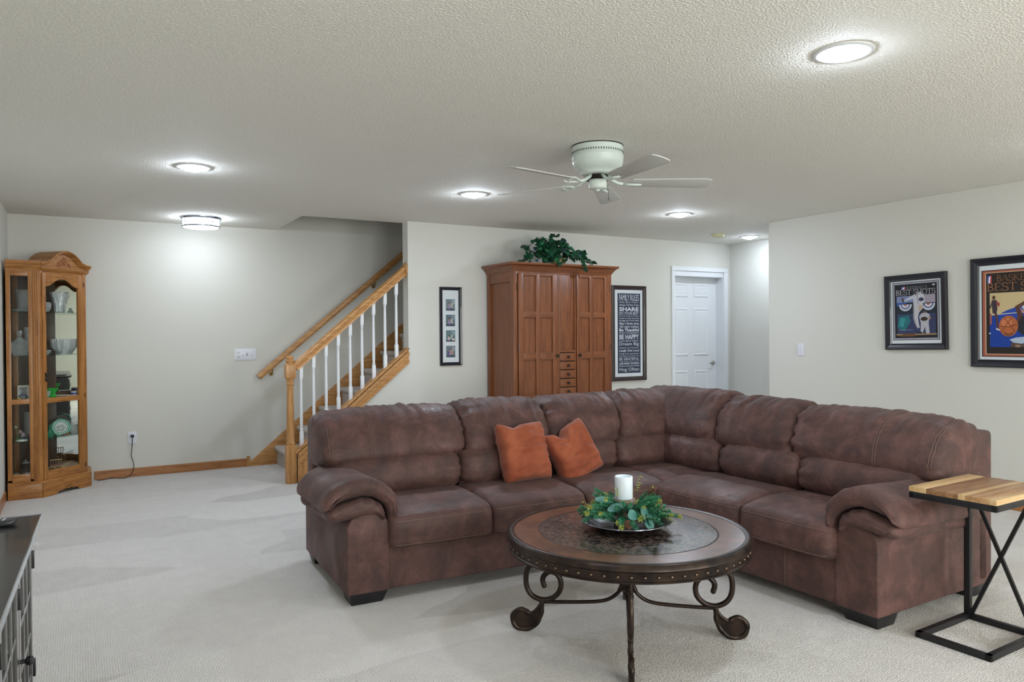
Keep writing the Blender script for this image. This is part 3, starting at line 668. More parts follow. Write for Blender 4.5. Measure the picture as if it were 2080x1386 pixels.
it += [((.03, .16, .18), PL((.06, .2), (.22, .12), (.38, .3), (.34, .42), (.1, .4))), ((.05, .28, .30), PL((.10, .24), (.2, .2), (.26, .36), (.14, .38))), ((.22, .24, .30), RC(.09, .145, .44, .155)), ((.30, .20, .11), RC(.03, .05, .98, .08)), ((.16, .08, .04), PL((.12, .03), (.5, .03), (.48, .085), (.2, .08))),
       # standing fielder
       ((.42, .42, .46), PL((.62, .27), (.80, .27), (.83, .42), (.75, .46), (.64, .45), (.58, .39))), ((.44, .44, .48), PL((.62, .29), (.80, .28), (.82, .08), (.74, .08), (.71, .2), (.66, .08), (.61, .09))), ((.28, .15, .10), ell(*S1(.71, .475), .012, .014)), ((.03, .03, .06), ell(*S1(.71, .495), .013, .008)), ((.05, .03, .02), ell(*S1(.70, .345), .03, .017)), ((.38, .20, .13), ell(*S1(.83, .36), .009, .013)),
       # pitcher: trunk, standing leg, raised arm
       ((.52, .52, .58), PL((.53, .81), (.62, .845), (.70, .79), (.725, .69), (.69, .61), (.58, .58), (.55, .66), (.53, .74))), ((.33, .33, .40), PL((.53, .80), (.56, .80), (.585, .62), (.56, .60), (.54, .68))),
       ((.50, .50, .53), PL((.45, .79), (.53, .79), (.555, .62), (.69, .62), (.675, .54), (.59, .47), (.555, .38), (.575, .26), (.60, .16), (.55, .15), (.48, .27), (.445, .36), (.455, .50), (.455, .62))), ((.32, .31, .34), PL((.45, .60), (.48, .60), (.475, .38), (.52, .24), (.55, .15), (.48, .27), (.445, .36))),
       ((.46, .37, .28), PL((.57, .60), (.68, .60), (.66, .53), (.58, .49))),
       ((.48, .50, .58), PL((.50, .80), (.46, .72), (.34, .70), (.20, .672), (.19, .685), (.28, .725), (.42, .785))), ((.05, .05, .09), ell(*S1(.64, .705), .022, .016)), ((.04, .05, .12), PL((.68, .64), (.72, .60), (.71, .585), (.67, .62))),
       ((.32, .18, .12), ell(*S1(.545, .825), .011, .016)), ((.03, .03, .05), ell(*S1(.55, .85), .013, .008)), ((.10, .06, .04), PL((.17, .76), (.20, .66), (.24, .68), (.21, .75))), ((.05, .06, .16), PL((.54, .19), (.60, .18), (.62, .10), (.57, .10))), ((.02, .02, .03), PL((.52, .10), (.65, .11), (.65, .085), (.52, .08))),
       ((.45, .45, .50), RC(.90, .975, .96, .945))]
# league emblem: red and blue halves with a white batter
it += [((.08, .12, .40), RC(.17, .905, .23, .955)), ((.50, .08, .10), RC(.23, .905, .27, .955)), ((.75, .75, .78), PL((.19, .91), (.25, .91), (.24, .93), (.262, .95), (.225, .945), (.205, .93)))]
n1 = flat('poster_print', T, pt, it, dz, .00006)
a = S1(.30, .90); b_ = S1(.78, .958); put_serif(T, pt, "BASEBALL'S", a[0], b_[0], a[1], b_[1], (.20, .21, .26), n1+.0002)
a = S1(.04, .80); b_ = S1(.97, .895); put_serif(T, pt, 'BEST SHOTS', a[0], b_[0], a[1], b_[1], (.42, .43, .47), n1+.0006)
# --- basketball poster, larger, cut by the picture edge
W_, H_ = .753, .832
T = thing('basketball_poster', "large black-framed basketball poster reading BASKETBALL'S BEST SHOTS at the right edge", 'poster', (X3, 2.93, 1.06))
th = R(.35); U = Vector((0, -math.cos(th), math.sin(th))); V = Vector((0, math.sin(th), math.cos(th)))
pt, dz = frame_parts(T, (X3-.001, 3.262, 1.058), U, V, (-1, 0, 0), W_, H_, .058, .034, M['navy_frame'])
A, Bx, Cz, D = .118, .635, .112, .705
it = [((.02, .02, .022), RC(-.085, -.055, 1.085, 1.055)), ((.36, .11, .07), RC(-.07, -.045, 1.07, 1.045)), ((.55, .34, .22), RC(-.035, -.025, 1.035, 1.025)), ((.03, .025, .022), RC(-.02, -.015, 1.02, 1.015)),
      ((.02, .055, .30), RC(.03, .07, .97, .76)), ((.56, .44, .24), PL((.03, .76), (.97, .76), (.97, .62), (.75, .61), (.55, .60), (.38, .57), (.25, .53), (.15, .48), (.03, .47))),
      ((.03, .07, .34), PL((.16, .47), (.24, .52), (.38, .57), (.55, .60), (.75, .61), (.97, .61), (.97, .4), (.16, .4))), ((.55, .50, .45), PL((.10, .478), (.72, .515), (.72, .525), (.10, .488))), ((.38, .12, .10), RC(.03, .36, .055, .50)),
]
far_body = [((.03, .03, .035), PL((.55, .46), (.97, .60), (.97, .16), (.60, .22), (.50, .30))), ((.12, .055, .035), PL((.52, .76), (.66, .76), (.97, .60), (.97, .50), (.55, .56))), ((.50, .52, .56), PL((.70, .40), (.90, .42), (.90, .34), (.72, .33)))]
S0 = S1
def S1(x, y): return (A+(Bx-A)*x*.62, Cz+(D-Cz)*y)
it += [((.10, .05, .035), ell(*S1(.14, .70), .012, .016)), ((.055, .04, .05), PL((.09, .67), (.20, .67), (.22, .56), (.20, .50), (.11, .50), (.10, .57))), ((.32, .06, .06), PL((.20, .66), (.28, .62), (.25, .58), (.20, .62))), ((.10, .05, .04), PL((.15, .50), (.21, .50), (.24, .40), (.25, .30), (.20, .31), (.19, .40))), ((.60, .58, .55), PL((.18, .295), (.27, .275), (.28, .29), (.20, .315))), ((.06, .05, .06), PL((.04, .58), (.10, .66), (.10, .62), (.07, .56))),
      # the dunking player: arms reaching, dark jersey
      ((.12, .055, .035), PL((.98, .76), (.90, .70), (.76, .63), (.60, .58), (.62, .55), (.78, .58), (.98, .66))), ((.10, .045, .03), PL((.60, .58), (.68, .57), (.78, .46), (.72, .36), (.58, .28), (.50, .30), (.62, .38), (.66, .46))), ((.45, .26, .17), PL((.70, .56), (.92, .48), (.96, .42), (.76, .50))), ((.03, .03, .035), PL((.72, .44), (.97, .50), (.97, .26), (.76, .22), (.62, .30))),
      ((.50, .55, .62), PL((.74, .57), (.86, .62), (.93, .58), (.82, .52))), ((.06, .04, .03), ell(*S1(.95, .56), .018, .022)),
      # ball
      ((.42, .13, .05), ell(*S1(.46, .335), .066, .078, 30)), ((.55, .19, .08), ell(*S1(.42, .375), .038, .036, 24)), ((.20, .055, .025), PL((.30, .27), (.52, .44), (.53, .432), (.31, .26))), ((.20, .055, .025), PL((.36, .44), (.60, .26), (.61, .27), (.37, .45))), ((.16, .05, .025), PL((.28, .34), (.45, .33), (.64, .36), (.64, .348), (.45, .318), (.28, .33))), ((.18, .07, .035), PL((.34, .27), (.46, .235), (.60, .27), (.54, .225), (.46, .208), (.39, .222))),
      # white sleeve and figures at the foot
      ((.42, .50, .60), PL((.48, .165), (.62, .19), (.80, .20), (.88, .15), (.74, .11), (.56, .13))), ((.10, .07, .05), PL((.52, .13), (.66, .12), (.92, .10), (.95, .07), (.50, .07))), ((.30, .18, .12), ell(*S1(.66, .085), .02, .01)), ((.55, .55, .55), ell(*S1(.05, .245), .006, .007))]
S1 = S0
it += far_body
it += [((.07, .11, .38), RC(.00, .885, .035, .985)), ((.48, .07, .09), RC(.035, .885, .060, .985)), ((.72, .72, .76), PL((.014, .895), (.04, .89), (.036, .93), (.048, .965), (.028, .975), (.018, .945)))]
n1 = flat('poster_print', T, pt, it, dz, .00006)
a = S1(.13, .905); b_ = S1(.98, .985); put_serif(T, pt, "BASKETBALL'S", a[0], b_[0], a[1], b_[1], (.22, .105, .055), n1+.0002)
a = S1(.0, .785); b_ = S1(1.0, .885); put_serif(T, pt, 'BEST SHOTS', a[0], b_[0], a[1], b_[1], (.30, .14, .07), n1+.0006)
# ------------------------------------------------------------------ sectional sofa
sofa = thing('sectional_sofa', 'large brown faux-suede L-shaped sectional sofa with overstuffed backs', 'sofa', (2.6, 3.9, 0))
def frm(O, ang, flip):
    c_, s_ = math.cos(ang), math.sin(ang)
    U = Vector((c_, s_, 0)) if not flip else Vector((-s_, c_, 0))
    V = Vector((-s_, c_, 0)) if not flip else Vector((c_, s_, 0))
    O = Vector(O)
    return lambda u, v, z: O+U*u+V*v+Vector((0, 0, z))
FL = frm((1.112, 3.560, 0), R(-2.2), False)     # left run: u along the wall direction, v towards its back
FR = frm((3.048, 2.055, 0), R(1.2), True)       # right run: u into the room, v towards its back
LAST = {}
def ring_pt(i, j, o_=.0012):
    vs, n = LAST['vs'], LAST['npf']; i0 = int(i); f = i-i0; i1 = min(i0+1, LAST['nu'])
    p = Vector(vs[i0*n+j % n]).lerp(Vector(vs[i1*n+j % n]), f)
    c = sum((Vector(vs[i0*n+k]) for k in range(0, n, 4)), Vector())/len(range(0, n, 4)); return p+(p-c).normalized()*o_
def ring_i(u): t = (u-LAST['u0'])/(LAST['u1']-LAST['u0']); return math.acos(1-2*t)/PI*LAST['nu']
def seam_along(j, par, r=.0018): MB().tube([ring_pt(i, j) for i in range(4, LAST['nu']-3)], r, 5).build('stitching', M['stitch'], par, smooth=True)
def seam_across(u, j0, j1, par, r=.0015): i = ring_i(u); MB().tube([ring_pt(i, j) for j in range(j0, j1+1)], r, 5).build('stitching', M['stitch'], par, smooth=True)
def cushion(name, F, u0, u1, prof, parent=sofa, sk0=0., sk1=0., nu=36, npf=44, re=.05, ins=.04, puff=.012, gather=.006, seed=0, zmin=.45, zr=.5, endfold=.005, m=None, zfun=None):
    """prof: closed (v, z) loop. Lofted along u, ends rounded in, wrinkles gathered at the ends and the top seam"""
    P = crom([(a, b_, 0) for a, b_ in prof], npf); cen = sum(P, Vector())/npf
    ztop = max(p.y for p in P); zlo = min(p.y for p in P); W_ = abs(u1-u0); vs = []; fs = []
    for i in range(nu+1):
        t = (1-math.cos(PI*i/nu))/2; e = min(t, 1-t)*W_; q = min(e/re, 1); inset = ins*(1-math.sqrt(max(0, 1-(1-q)**2)))
        mid = 1-(2*t-1)**4
        for j, p in enumerate(P):
            d = (p-cen); ln_ = max(d.length, 1e-6); n_ = d/ln_
            off = puff*mid-inset
            zt = (p.y-zlo)/(ztop-zlo)
            uu = W_*t
            off += gather*1.15*zt**2.2*(noise.noise(Vector((uu*26+seed*7, seed, p.x*2.5)))-.25*abs(noise.noise(Vector((uu*60, seed, p.y*4)))))*(.4+.6*mid)
            off += endfold*(math.exp(-e/.09))*noise.noise(Vector((seed*3.1+t*2, p.x*22, p.y*26)))*2.4
            off += .0035*noise.noise(Vector((uu*9, p.x*9+seed, p.y*9)))
            r_ = p+n_*off
            un = u0+(u1-u0)*t+(sk0*(1-t)+sk1*t)*(r_.y-zmin)/zr
            zz_ = r_.y+(zfun(un) if zfun else 0)*max(0, min(1, (r_.y-zmin)/zr))
            vs.append(F(un, r_.x, zz_))
    for i in range(nu):
        for j in range(npf):
            k = (j+1) % npf; fs.append((i*npf+j, i*npf+k, (i+1)*npf+k, (i+1)*npf+j))
    b = MB(); b.add(vs, fs)
    for i in (0, nu):      # domed ends
        ring = [Vector(vs[i*npf+j]) for j in range(npf)]; c0 = sum(ring, Vector())/npf
        base = len(b.v); sgn = -1 if i == 0 else 1
        du = (F(1, 0, 0)-F(0, 0, 0))*sgn*(1 if u1 > u0 else -1)
        for k_, (sc, o_) in enumerate(((.7, .008), (.35, .012))):
            b.v += [tuple(c0+(p-c0)*sc+du*o_) for p in ring]
        b.v.append(tuple(c0+du*.013))
        src = [i*npf+j for j in range(npf)]
        for k_ in range(2):
            dst = [base+k_*npf+j for j in range(npf)]
            b.f += [(src[j], src[(j+1) % npf], dst[(j+1) % npf], dst[j]) for j in range(npf)]; b.m += [0]*npf; src = dst
        b.f += [(src[j], src[(j+1) % npf], len(b.v)-1) for j in range(npf)]; b.m += [0]*npf
    LAST.clear(); LAST.update(vs=vs, npf=npf, nu=nu, u0=u0, u1=u1)
    return b.build(name, m or M['suede'], parent, smooth=True)
def sofa_box(name, F, u0, u1, v0, v1, z0, z1, bev=.02, m=None, parent=sofa):
    b = MB(); b.add([F(u, v, z) for z in (z0, z1) for u, v in ((u0, v0), (u1, v0), (u1, v1), (u0, v1))], [(0, 3, 2, 1), (4, 5, 6, 7), (0, 1, 5, 4), (1, 2, 6, 5), (2, 3, 7, 6), (3, 0, 4, 7)])
    return b.build(name, m or M['suede'], parent, bevel=bev, seg=3, smooth='auto')
def leg(F, u0, u1, v0, v1):
    i = .028; b = MB(); cu, cv = .0, .0
    b.add([F(u0+i*.6, v0+i, 0), F(u1-i*.9, v0+i, 0), F(u1-i*.9, v1-i*.4, 0), F(u0+i*.6, v1-i*.4, 0), F(u0, v0, .072), F(u1, v0, .072), F(u1, v1, .072), F(u0, v1, .072)],
          [(0, 3, 2, 1), (4, 5, 6, 7), (0, 1, 5, 4), (1, 2, 6, 5), (2, 3, 7, 6), (3, 0, 4, 7)])
    b.build('leg', M['black'], sofa, bevel=.003, smooth='auto')
def stitch(F, pts_, parent=sofa, r=.0016):
    MB().tube([F(*p) for p in pts_], r, 5).build('stitching', M['stitch'], parent, smooth=True)
def stitch2(F, u, v, z0, z1, d=.007):
    for k in (-1, 1): stitch(F, [(u+k*d/2, v, z0), (u+k*d/2, v, (z0+z1)/2), (u+k*d/2, v, z1)])

def backprof(zt):
    return [(.475, .625), (.452, .70), (.50, .80), (.575, .875), (.66, zt-.006), (.75, zt+.002), (.835, zt-.022), (.872, .84), (.872, .70), (.80, .60), (.60, .595)]
lumb = [(.398, .50), (.392, .56), (.425, .625), (.50, .648), (.62, .62), (.66, .52), (.60, .45), (.47, .445)]
seatp = [(-.052, .285), (-.066, .34), (-.060, .40), (-.030, .438), (.10, .462), (.30, .468), (.47, .455), (.56, .42), (.57, .30), (.40, .272), (.05, .270)]
# left run
LEN_L = 2.88
sofa_box('base', FL, .10, 2.02, .0, .93, .066, .285, .012)
sofa_box('back_frame', FL, .02, LEN_L, .80, .945, .066, .80, .03)
for u in (.535, .875): stitch2(FL, u, -.0015, .075, .27)
for k, (u0, u1, a, b_) in enumerate(((.205, .775, 0, .02), (.775, 1.365, .02, .03), (1.365, 1.955, .02, .0))):
    o = cushion('seat_cushion', FL, u0+.003, u1-.003, seatp, re=.05, ins=.035, puff=.006, gather=.003, seed=11+k, endfold=.004)
    seam_along(9, o); seam_along(1, o, .0014)
for k, (u0, u1, s0, s1, zt) in enumerate(((.0, .835, .0, .03, .905), (.835, 1.40, .03, .06, .915), (1.40, 1.925, .06, .12, .915), (1.925, 2.80, .12, -.02, .925))):
    o = cushion('back_cushion', FL, u0+.002, u1-.002, backprof(zt), sk0=s0, sk1=s1, re=.07, ins=.045, puff=.014, gather=.016, seed=k+1, endfold=.014, nu=64,
                zfun=(lambda u: -.018*max(0, 1-u/.5)**1.5) if k == 0 else None)
    if k == 0: seam_across(.262, 2, 24, o); seam_across(.276, 2, 24, o); seam_across(.035, 3, 22, o)
for k, (u0, u1, s0, s1) in enumerate(((.06, .79, .0, .03), (.79, 1.36, .03, .03), (1.36, 1.905, .0, .03), (1.905, 2.62, .03, -.05))):
    cushion('lumbar_roll', FL, u0+.002, u1-.002, lumb, sk0=s0, sk1=s1, re=.06, ins=.035, puff=.018, gather=.006, seed=20+k, endfold=.010)
# double stitch running down the outermost back cushions
def back_stitch(F, u, zt, dz):
    P = crom([(.452-.016, .66, 0), (.446-.006, .72, 0), (.488, .80, 0), (.562, .882, 0), (.655, zt+.008, 0), (.75, zt+.012, 0)], 24, closed=False)
    for k in (-1, 1): stitch(F, [(u+k*.006, p.x, p.y+dz*(max(0, (p.y-.45)/.5))) for p in P])
# right run
LEN_R = 2.40
sofa_box('base', FR, .10, 1.50, .0, .93, .066, .285, .012)
sofa_box('back_frame', FR, .0, LEN_R, .80, .955, .066, .835, .03)
for u in (.505,): stitch2(FR, u, -.0015, .075, .27)
for k, (u0, u1) in enumerate(((.205, .755), (.755, 1.425))):
    o = cushion('seat_cushion', FR, u0+.003, u1-.003, seatp, re=.05, ins=.035, puff=.008, gather=.003, seed=15+k, endfold=.004)
    seam_along(9, o); seam_along(1, o, .0014)
for k, (u0, u1, s0, s1, zt) in enumerate(((.0, .80, .0, .09, .905), (.80, 1.38, .09, .10, .915), (1.38, 2.30, .10, -.02, .935))):
    o = cushion('back_cushion', FR, u0+.002, u1-.002, backprof(zt), sk0=s0, sk1=s1, re=.07, ins=.045, puff=.014, gather=.016, seed=k+31, endfold=.014, nu=64,
                zfun=(lambda u: -.020*max(0, 1-u/.5)**1.5) if k == 0 else None)
    if k == 0: seam_across(.292, 2, 24, o); seam_across(.306, 2, 24, o); seam_across(.030, 3, 22, o); seam_across(.042, 3, 22, o)
for k, (u0, u1, s0, s1) in enumerate(((.06, .745, .0, .03), (.745, 1.33, .03, .03), (1.33, 2.05, .03, -.05))):
    cushion('lumbar_roll', FR, u0+.002, u1-.002, lumb, sk0=s0, sk1=s1, re=.06, ins=.035, puff=.018, gather=.007, seed=40+k, endfold=.010)
# corner seat
cs_ = [(-.03, .30), (-.04, .40), (0, .440), (.20, .462), (.45, .46), (.60, .43), (.60, .30), (.3, .272)]
o = cushion('corner_seat', FL, 1.965, 2.56, [(a-.02, b_) for a, b_ in cs_], re=.05, ins=.03, puff=.006, gather=.003, seed=77)
# arms
def roll(name, F, prof, medial, v0, v1, ins, seed, par, drop=.0, fr=.05, back=.12):
    """folded pad: every outline point shrinks towards the medial line at both ends"""
    P = crom([(a, b_, 0) for a, b_ in prof], 56); med = crom([(a, b_, 0) for a, b_ in medial], 40, closed=False)
    cc = [min(med, key=lambda q: (q-p).length) for p in P]; nv = 40; vs = []; fs = []; L = v1-v0; n = len(P)
    for i in range(nv+1):
        tt = (1-math.cos(PI*i/nv))/2; e0 = tt*L; e1 = (1-tt)*L
        q0 = min(e0/fr, 1); q1 = min(e1/back, 1)
        i0 = ins*(1-math.sqrt(max(0, 1-(1-q0)**2))); i1 = ins*(1-math.sqrt(max(0, 1-(1-q1)**2)))
        for j, p in enumerate(P):
            d = (p-cc[j]); n_ = d/max(d.length, 1e-5)
            amp = .012*math.exp(-e0/.12)*noise.noise(Vector((p.x*26, p.y*26, seed)))+.006*math.exp(-e1/.15)*noise.noise(Vector((p.x*20, p.y*20, seed+5)))+.006*noise.noise(Vector((p.x*7, p.y*7, e0*8+seed)))
            r_ = p+n_*(amp-min(max(i0, i1), d.length*.9))
            vs.append(F(r_.x, v0+L*tt, r_.y-drop*tt))
    for i in range(nv):
        for j in range(n): fs.append((i*n+j, i*n+(j+1) % n, (i+1)*n+(j+1) % n, (i+1)*n+j))
    return MB().add(vs, fs+[tuple(range(n)), tuple(nv*n+j for j in range(n))]).build(name, M['suede'], par, smooth=True)
def arm(F):
    t = [(0, .066), (.215, .066), (.215, .40), (.19, .438), (.14, .458), (.07, .458), (.02, .438), (0, .40)]
    b = MB(); b.add([F(u, v, z) for v in (-.012, .90) for u, z in t], [(i, (i+1) % 8, (i+1) % 8+8, i+8) for i in range(8)]+[tuple(range(8)), tuple(range(8, 16))])
    a_ = b.build('arm', M['suede'], sofa, bevel=.010, seg=3, smooth='auto')
    up = [(-.118, .500), (-.105, .560), (-.055, .612), (.03, .640), (.12, .638), (.20, .600), (.250, .540), (.262, .470), (.243, .425), (.212, .430), (.198, .475), (.165, .520), (.10, .545), (.02, .542), (-.05, .520), (-.09, .492)]
    roll('arm_pad', F, up, [(-.09, .515), (-.04, .562), (.04, .592), (.12, .590), (.185, .558), (.222, .505), (.232, .455)], -.048, .66, .045, 3, a_, drop=.03)
    lo = [(-.098, .455), (-.088, .495), (-.04, .520), (.03, .536), (.10, .538), (.16, .512), (.192, .468), (.200, .425), (.175, .415), (.14, .448), (.07, .452), (-.02, .435), (-.075, .432)]
    roll('lower_pad', F, lo, [(-.07, .462), (0, .487), (.08, .496), (.14, .480), (.182, .435)], -.040, .64, .035, 9, a_, drop=.02)
    leg(F, .015, .215, .006, .17); leg(F, .015, .15, .78, .93)
arm(FL); arm(FR)
# ------------------------------------------------------------------ rust velvet pillows
def pillow(label, P0, right, up, w_, h_, T_, chop, seed, dx=0., dw=.22):
    t = thing('throw_pillow', label, 'pillow', tuple(P0), 0, 'rust velvet throw pillows on the sofa')
    X, Y = Vector(right).normalized(), Vector(up).normalized(); X = (X-Y*X.dot(Y)).normalized(); N_ = X.cross(Y)
    b = MB(); n = 34; C0 = Vector(P0)+Y*h_/2
    for s_ in (1, -1):
        def fn(a, c_):
            x, y = 2*a-1, 2*c_-1
            ear = 1-.035*(abs(x)*abs(y))**5
            bow = 1-.07*(1-abs(x)**2)*(abs(y)**6)
            px, py = x*w_/2*ear*(1-.07*(1-y*y)*abs(x)**6), y*h_/2*ear*bow
            dent = chop*math.exp(-((x-dx)/dw)**2)*max(0, (y+.1)/1.1)**2
            py -= dent*h_*.42
            th_ = T_/2*(max(0, (1-x**4)*(1-y**4)))**.42*(1-.45*math.exp(-((x-dx)/dw)**2)*max(0, y)*min(1, chop*2))
            w1 = noise.noise(Vector((x*1.6+seed, y*5+seed, s_)))*.018+noise.noise(Vector((x*2.5+seed, y*11-x*3, s_)))*.016+noise.noise(Vector((x*9+seed, y*9, s_)))*.003
            edge = (1-x**6)*(1-y**6)
            px += noise.noise(Vector((y*4, seed, 0)))*.006*(abs(x)**4); py += noise.noise(Vector((x*4, seed, 3)))*.005*(abs(y)**4)
            return C0+X*px+Y*py+N_*s_*(th_+w1*edge)
        b.grid(fn, n, n)
    o = b.build('pillow_cover', M['orange'], t, smooth=True)
    bm = bmesh.new(); bm.from_mesh(o.data); bmesh.ops.remove_doubles(bm, verts=bm.verts, dist=.0008); bmesh.ops.recalc_face_normals(bm, faces=bm.faces); bm.to_mesh(o.data); bm.free()
    return t
pillow('rust velvet throw pillow on the left, upright and squarer', (2.30, 3.80, .458), (1, .12, -.02), (-.03, .32, .95), .345, .365, .15, .16, 1.3, -.35, .3)
pillow('rust velvet throw pillow on the right, tilted with a dented top', (2.70, 3.79, .447), (.93, .12, .34), (-.34, .30, .89), .325, .35, .16, .42, 5.7, -.25, .25)

# ------------------------------------------------------------------ round coffee table
ctx, cty = 2.09, 2.62
ct = thing('coffee_table', 'round coffee table with leather-look top, nailhead rim and scrolled iron legs', 'coffee table', (ctx, cty, 0), R(-37))
M['top_wood'] = pmat('tooled leather top ring', (.145, .060, .027), .30, noise_=(14, 5), col2=(.065, .026, .013), coat=.35)
M['top_wood'].node_tree.nodes['Principled BSDF'].inputs['Coat Roughness'].default_value = .22
def damask():
    m = pmat('patterned dark glass inset', (.02, .017, .015), .30, coat=.5); nt = m.node_tree; b = nt.nodes['Principled BSDF']
    t = nt.nodes.new('ShaderNodeTexCoord'); v = nt.nodes.new('ShaderNodeTexNoise'); v.inputs['Scale'].default_value = 30; v.inputs['Detail'].default_value = 3; v.inputs['Distortion'].default_value = 2.2
    nt.links.new(t.outputs['Object'], v.inputs['Vector']); r = nt.nodes.new('ShaderNodeValToRGB'); r.color_ramp.elements[0].position = .48; r.color_ramp.elements[1].position = .56
    r.color_ramp.elements[0].color = (.012, .010, .010, 1); r.color_ramp.elements[1].color = (.12, .085, .065, 1)
    nt.links.new(v.outputs['Fac'], r.inputs[0]); nt.links.new(r.outputs[0], b.inputs['Base Color']); b.inputs['Coat Roughness'].default_value = .05; return m
M['inset'] = damask()
Tl = lambda b, nm, m, par=ct, **k: b.build(nm, m, par, world=False, **k)
Tl(MB().lathe([(.001, .452), (.500, .452), (.516, .4700), (.393, .4705), (.392, .4680), (.001, .4680)], n=96, cap=False), 'tabletop', M['top_wood'], smooth='auto')
Tl(MB().lathe([(.001, .4675), (.3885, .4675), (.3885, .4700), (.001, .4702)], n=96, cap=False), 'inset', M['inset'], smooth='auto')
Tl(MB().lathe([(.386, .466), (.386, .4708), (.3895, .4716), (.393, .4708), (.393, .466)], n=96, cap=False), 'inset_bead', M['bronze'], smooth=True)
Tl(MB().lathe([(.500, .4715), (.512, .4740), (.520, .4735), (.526, .4690), (.530, .4620), (.534, .4560), (.536, .4490), (.530, .4420), (.524, .4400), (.522, .4360), (.522, .4080), (.526, .4050), (.526, .3990), (.518, .3965), (.505, .3965), (.500, .410), (.500, .452)], n=96, cap=False), 'rim', M['bronze'], smooth='auto')
nl = None
for k in range(64):
    a = 2*PI*k/64
    if nl is None:
        nl = Tl(MB().lathe([(.0072, 0), (.0066, .0024), (.0045, .0042), (.0015, .0052), (.0002, .0053)], n=10, cap=False), 'nailhead', pmat('nailhead', (.16, .11, .08), .25, metal=1), smooth=True); c = nl
    else: c = dupe(nl)
    c.location = (.5218*math.cos(a), .5218*math.sin(a), .4225); c.rotation_euler = (0, R(90), a)
scroll = [(.424, .40), (.430, .33), (.432, .305), (.446, .274), (.452, .244), (.450, .205), (.435, .171), (.405, .149), (.366, .143), (.326, .157), (.299, .189), (.296, .230), (.314, .261), (.344, .270), (.369, .253), (.377, .231), (.371, .209)]
foot = [(.381, .140), (.382, .110), (.385, .080), (.401, .042), (.432, .014), (.469, .007), (.503, .022), (.515, .056), (.500, .085), (.472, .096), (.448, .086), (.441, .074)]
inner = [(.386, .122), (.402, .100), (.421, .085), (.441, .077)]
bar = [(.388, .134), (.30, .135), (.20, .139), (.12, .146), (.075, .160), (.042, .186), (.026, .214), (.022, .240)]
L0 = None
def Lp(L, n): return [Vector((p.x, 0, p.y)) for p in crom([(a, b_, 0) for a, b_ in L], n, closed=False)]
def table_leg():
    lg = MB(); sc_ = Lp(scroll, 60)
    lg.tube(sc_, [.0085+.0035*min(1, i/14) for i in range(60)], 10)
    b2 = MB()
    for k in range(22):      # twisted upper bar
        pass
    bm_ = bmesh.new(); e = Vector((.371, 0, .207)); bmesh.ops.create_icosphere(bm_, subdivisions=2, radius=.0125, matrix=Matrix.Translation(e)); base = len(lg.v)
    lg.add([v.co.copy() for v in bm_.verts], [tuple(v.index for v in f.verts) for f in bm_.faces]); bm_.free()
    lg.tube(Lp(foot, 50), [.0115+.001*math.sin(i) for i in range(50)], 10)
    lg.tube(Lp(inner, 16), .008, 8)
    for q in range(9):       # spiral wrap on the top bar
        a0 = q*1.2; z0 = .40-q*.0135
        lg.tube([(.4275+.010*math.cos(a0+t_*.5), .010*math.sin(a0+t_*.5), z0-t_*.0022) for t_ in range(6)], .004, 6)
    return lg
def foot_plate():
    poly = [p for p in Lp(foot, 26)][2:]+[p for p in Lp(inner, 8)][::-1]
    return MB().prism([(p.x, -.0035, p.z) for p in poly], (0, .007, 0))
for k in range(4):
    if L0 is None:
        L0 = Tl(table_leg(), 'leg', M['bronze'], smooth=True); Pq = Tl(foot_plate(), 'scroll_plate', M['bronze'], L0); Bq = Tl(MB().tube(Lp(bar, 40), [.0085]*30+[.011]*10, 10), 'stretcher', M['bronze'], smooth=True)
        a_, s_ = L0, Bq
    else:
        a_ = dupe(L0); c = Pq.copy(); C.objects.link(c); c.parent = a_; s_ = dupe(Bq)
    a_.rotation_euler = s_.rotation_euler = (0, 0, k*PI/2)
Tl(MB().lathe([(.001, .165), (.010, .170), (.014, .182), (.010, .192), (.018, .200), (.026, .215), (.024, .232), (.030, .240), (.034, .262), (.030, .280), (.022, .290), (.020, .398), (.001, .398)], n=20), 'center_post', M['bronze'], smooth='auto')

# ------------------------------------------------------------------ tray, candle, greenery
tx, ty, tz = 2.105, 2.645, .4725
tr = thing('tray', 'round dark metal tray on the coffee table under the greenery', 'tray', (tx, ty, tz))
MB().lathe([(.001, 0), (.105, 0), (.125, .004), (.160, .016), (.190, .030), (.197, .032), (.197, .036), (.189, .0355), (.158, .021), (.122, .009), (.10, .006), (.001, .006)], (tx, ty, tz), n=64, cap=False).build('dish', pmat('dark tray metal', (.030, .028, .034), .35, metal=.7), tr, smooth='auto')
MB().tube([(tx+.1965*math.cos(a*PI/32), ty+.1965*math.sin(a*PI/32), tz+.034) for a in range(64)], .0032, 8, closed=True).build('rim', pmat('tray rim', (.30, .30, .36), .15, metal=1), tr, smooth=True)
hx, hy = tx-.005, ty+.01
hl = thing('candle_holder', 'turned grey-brown wooden candle holder in the middle of the greenery', 'candle holder', (hx, hy, tz+.007))
MB().lathe([(.001, 0), (.045, 0), (.046, .010), (.030, .022), (.026, .040), (.030, .060), (.038, .085), (.050, .104), (.052, .116), (.050, .120), (.001, .120)], (hx, hy, tz+.007), n=32, cap=False).build('stem', wood('driftwood', (.12, .085, .06), (.20, .15, .115), (.28, .22, .18), (6, 6, .8), 8, .7, 0), hl, smooth='auto')
cd = thing('pillar_candle', 'white pillar candle standing on the wooden holder', 'candle', (hx, hy, tz+.1275))
wax = pmat('white wax', (.78, .86, .95), .35); wax.node_tree.nodes['Principled BSDF'].inputs['Subsurface Weight'].default_value = .3
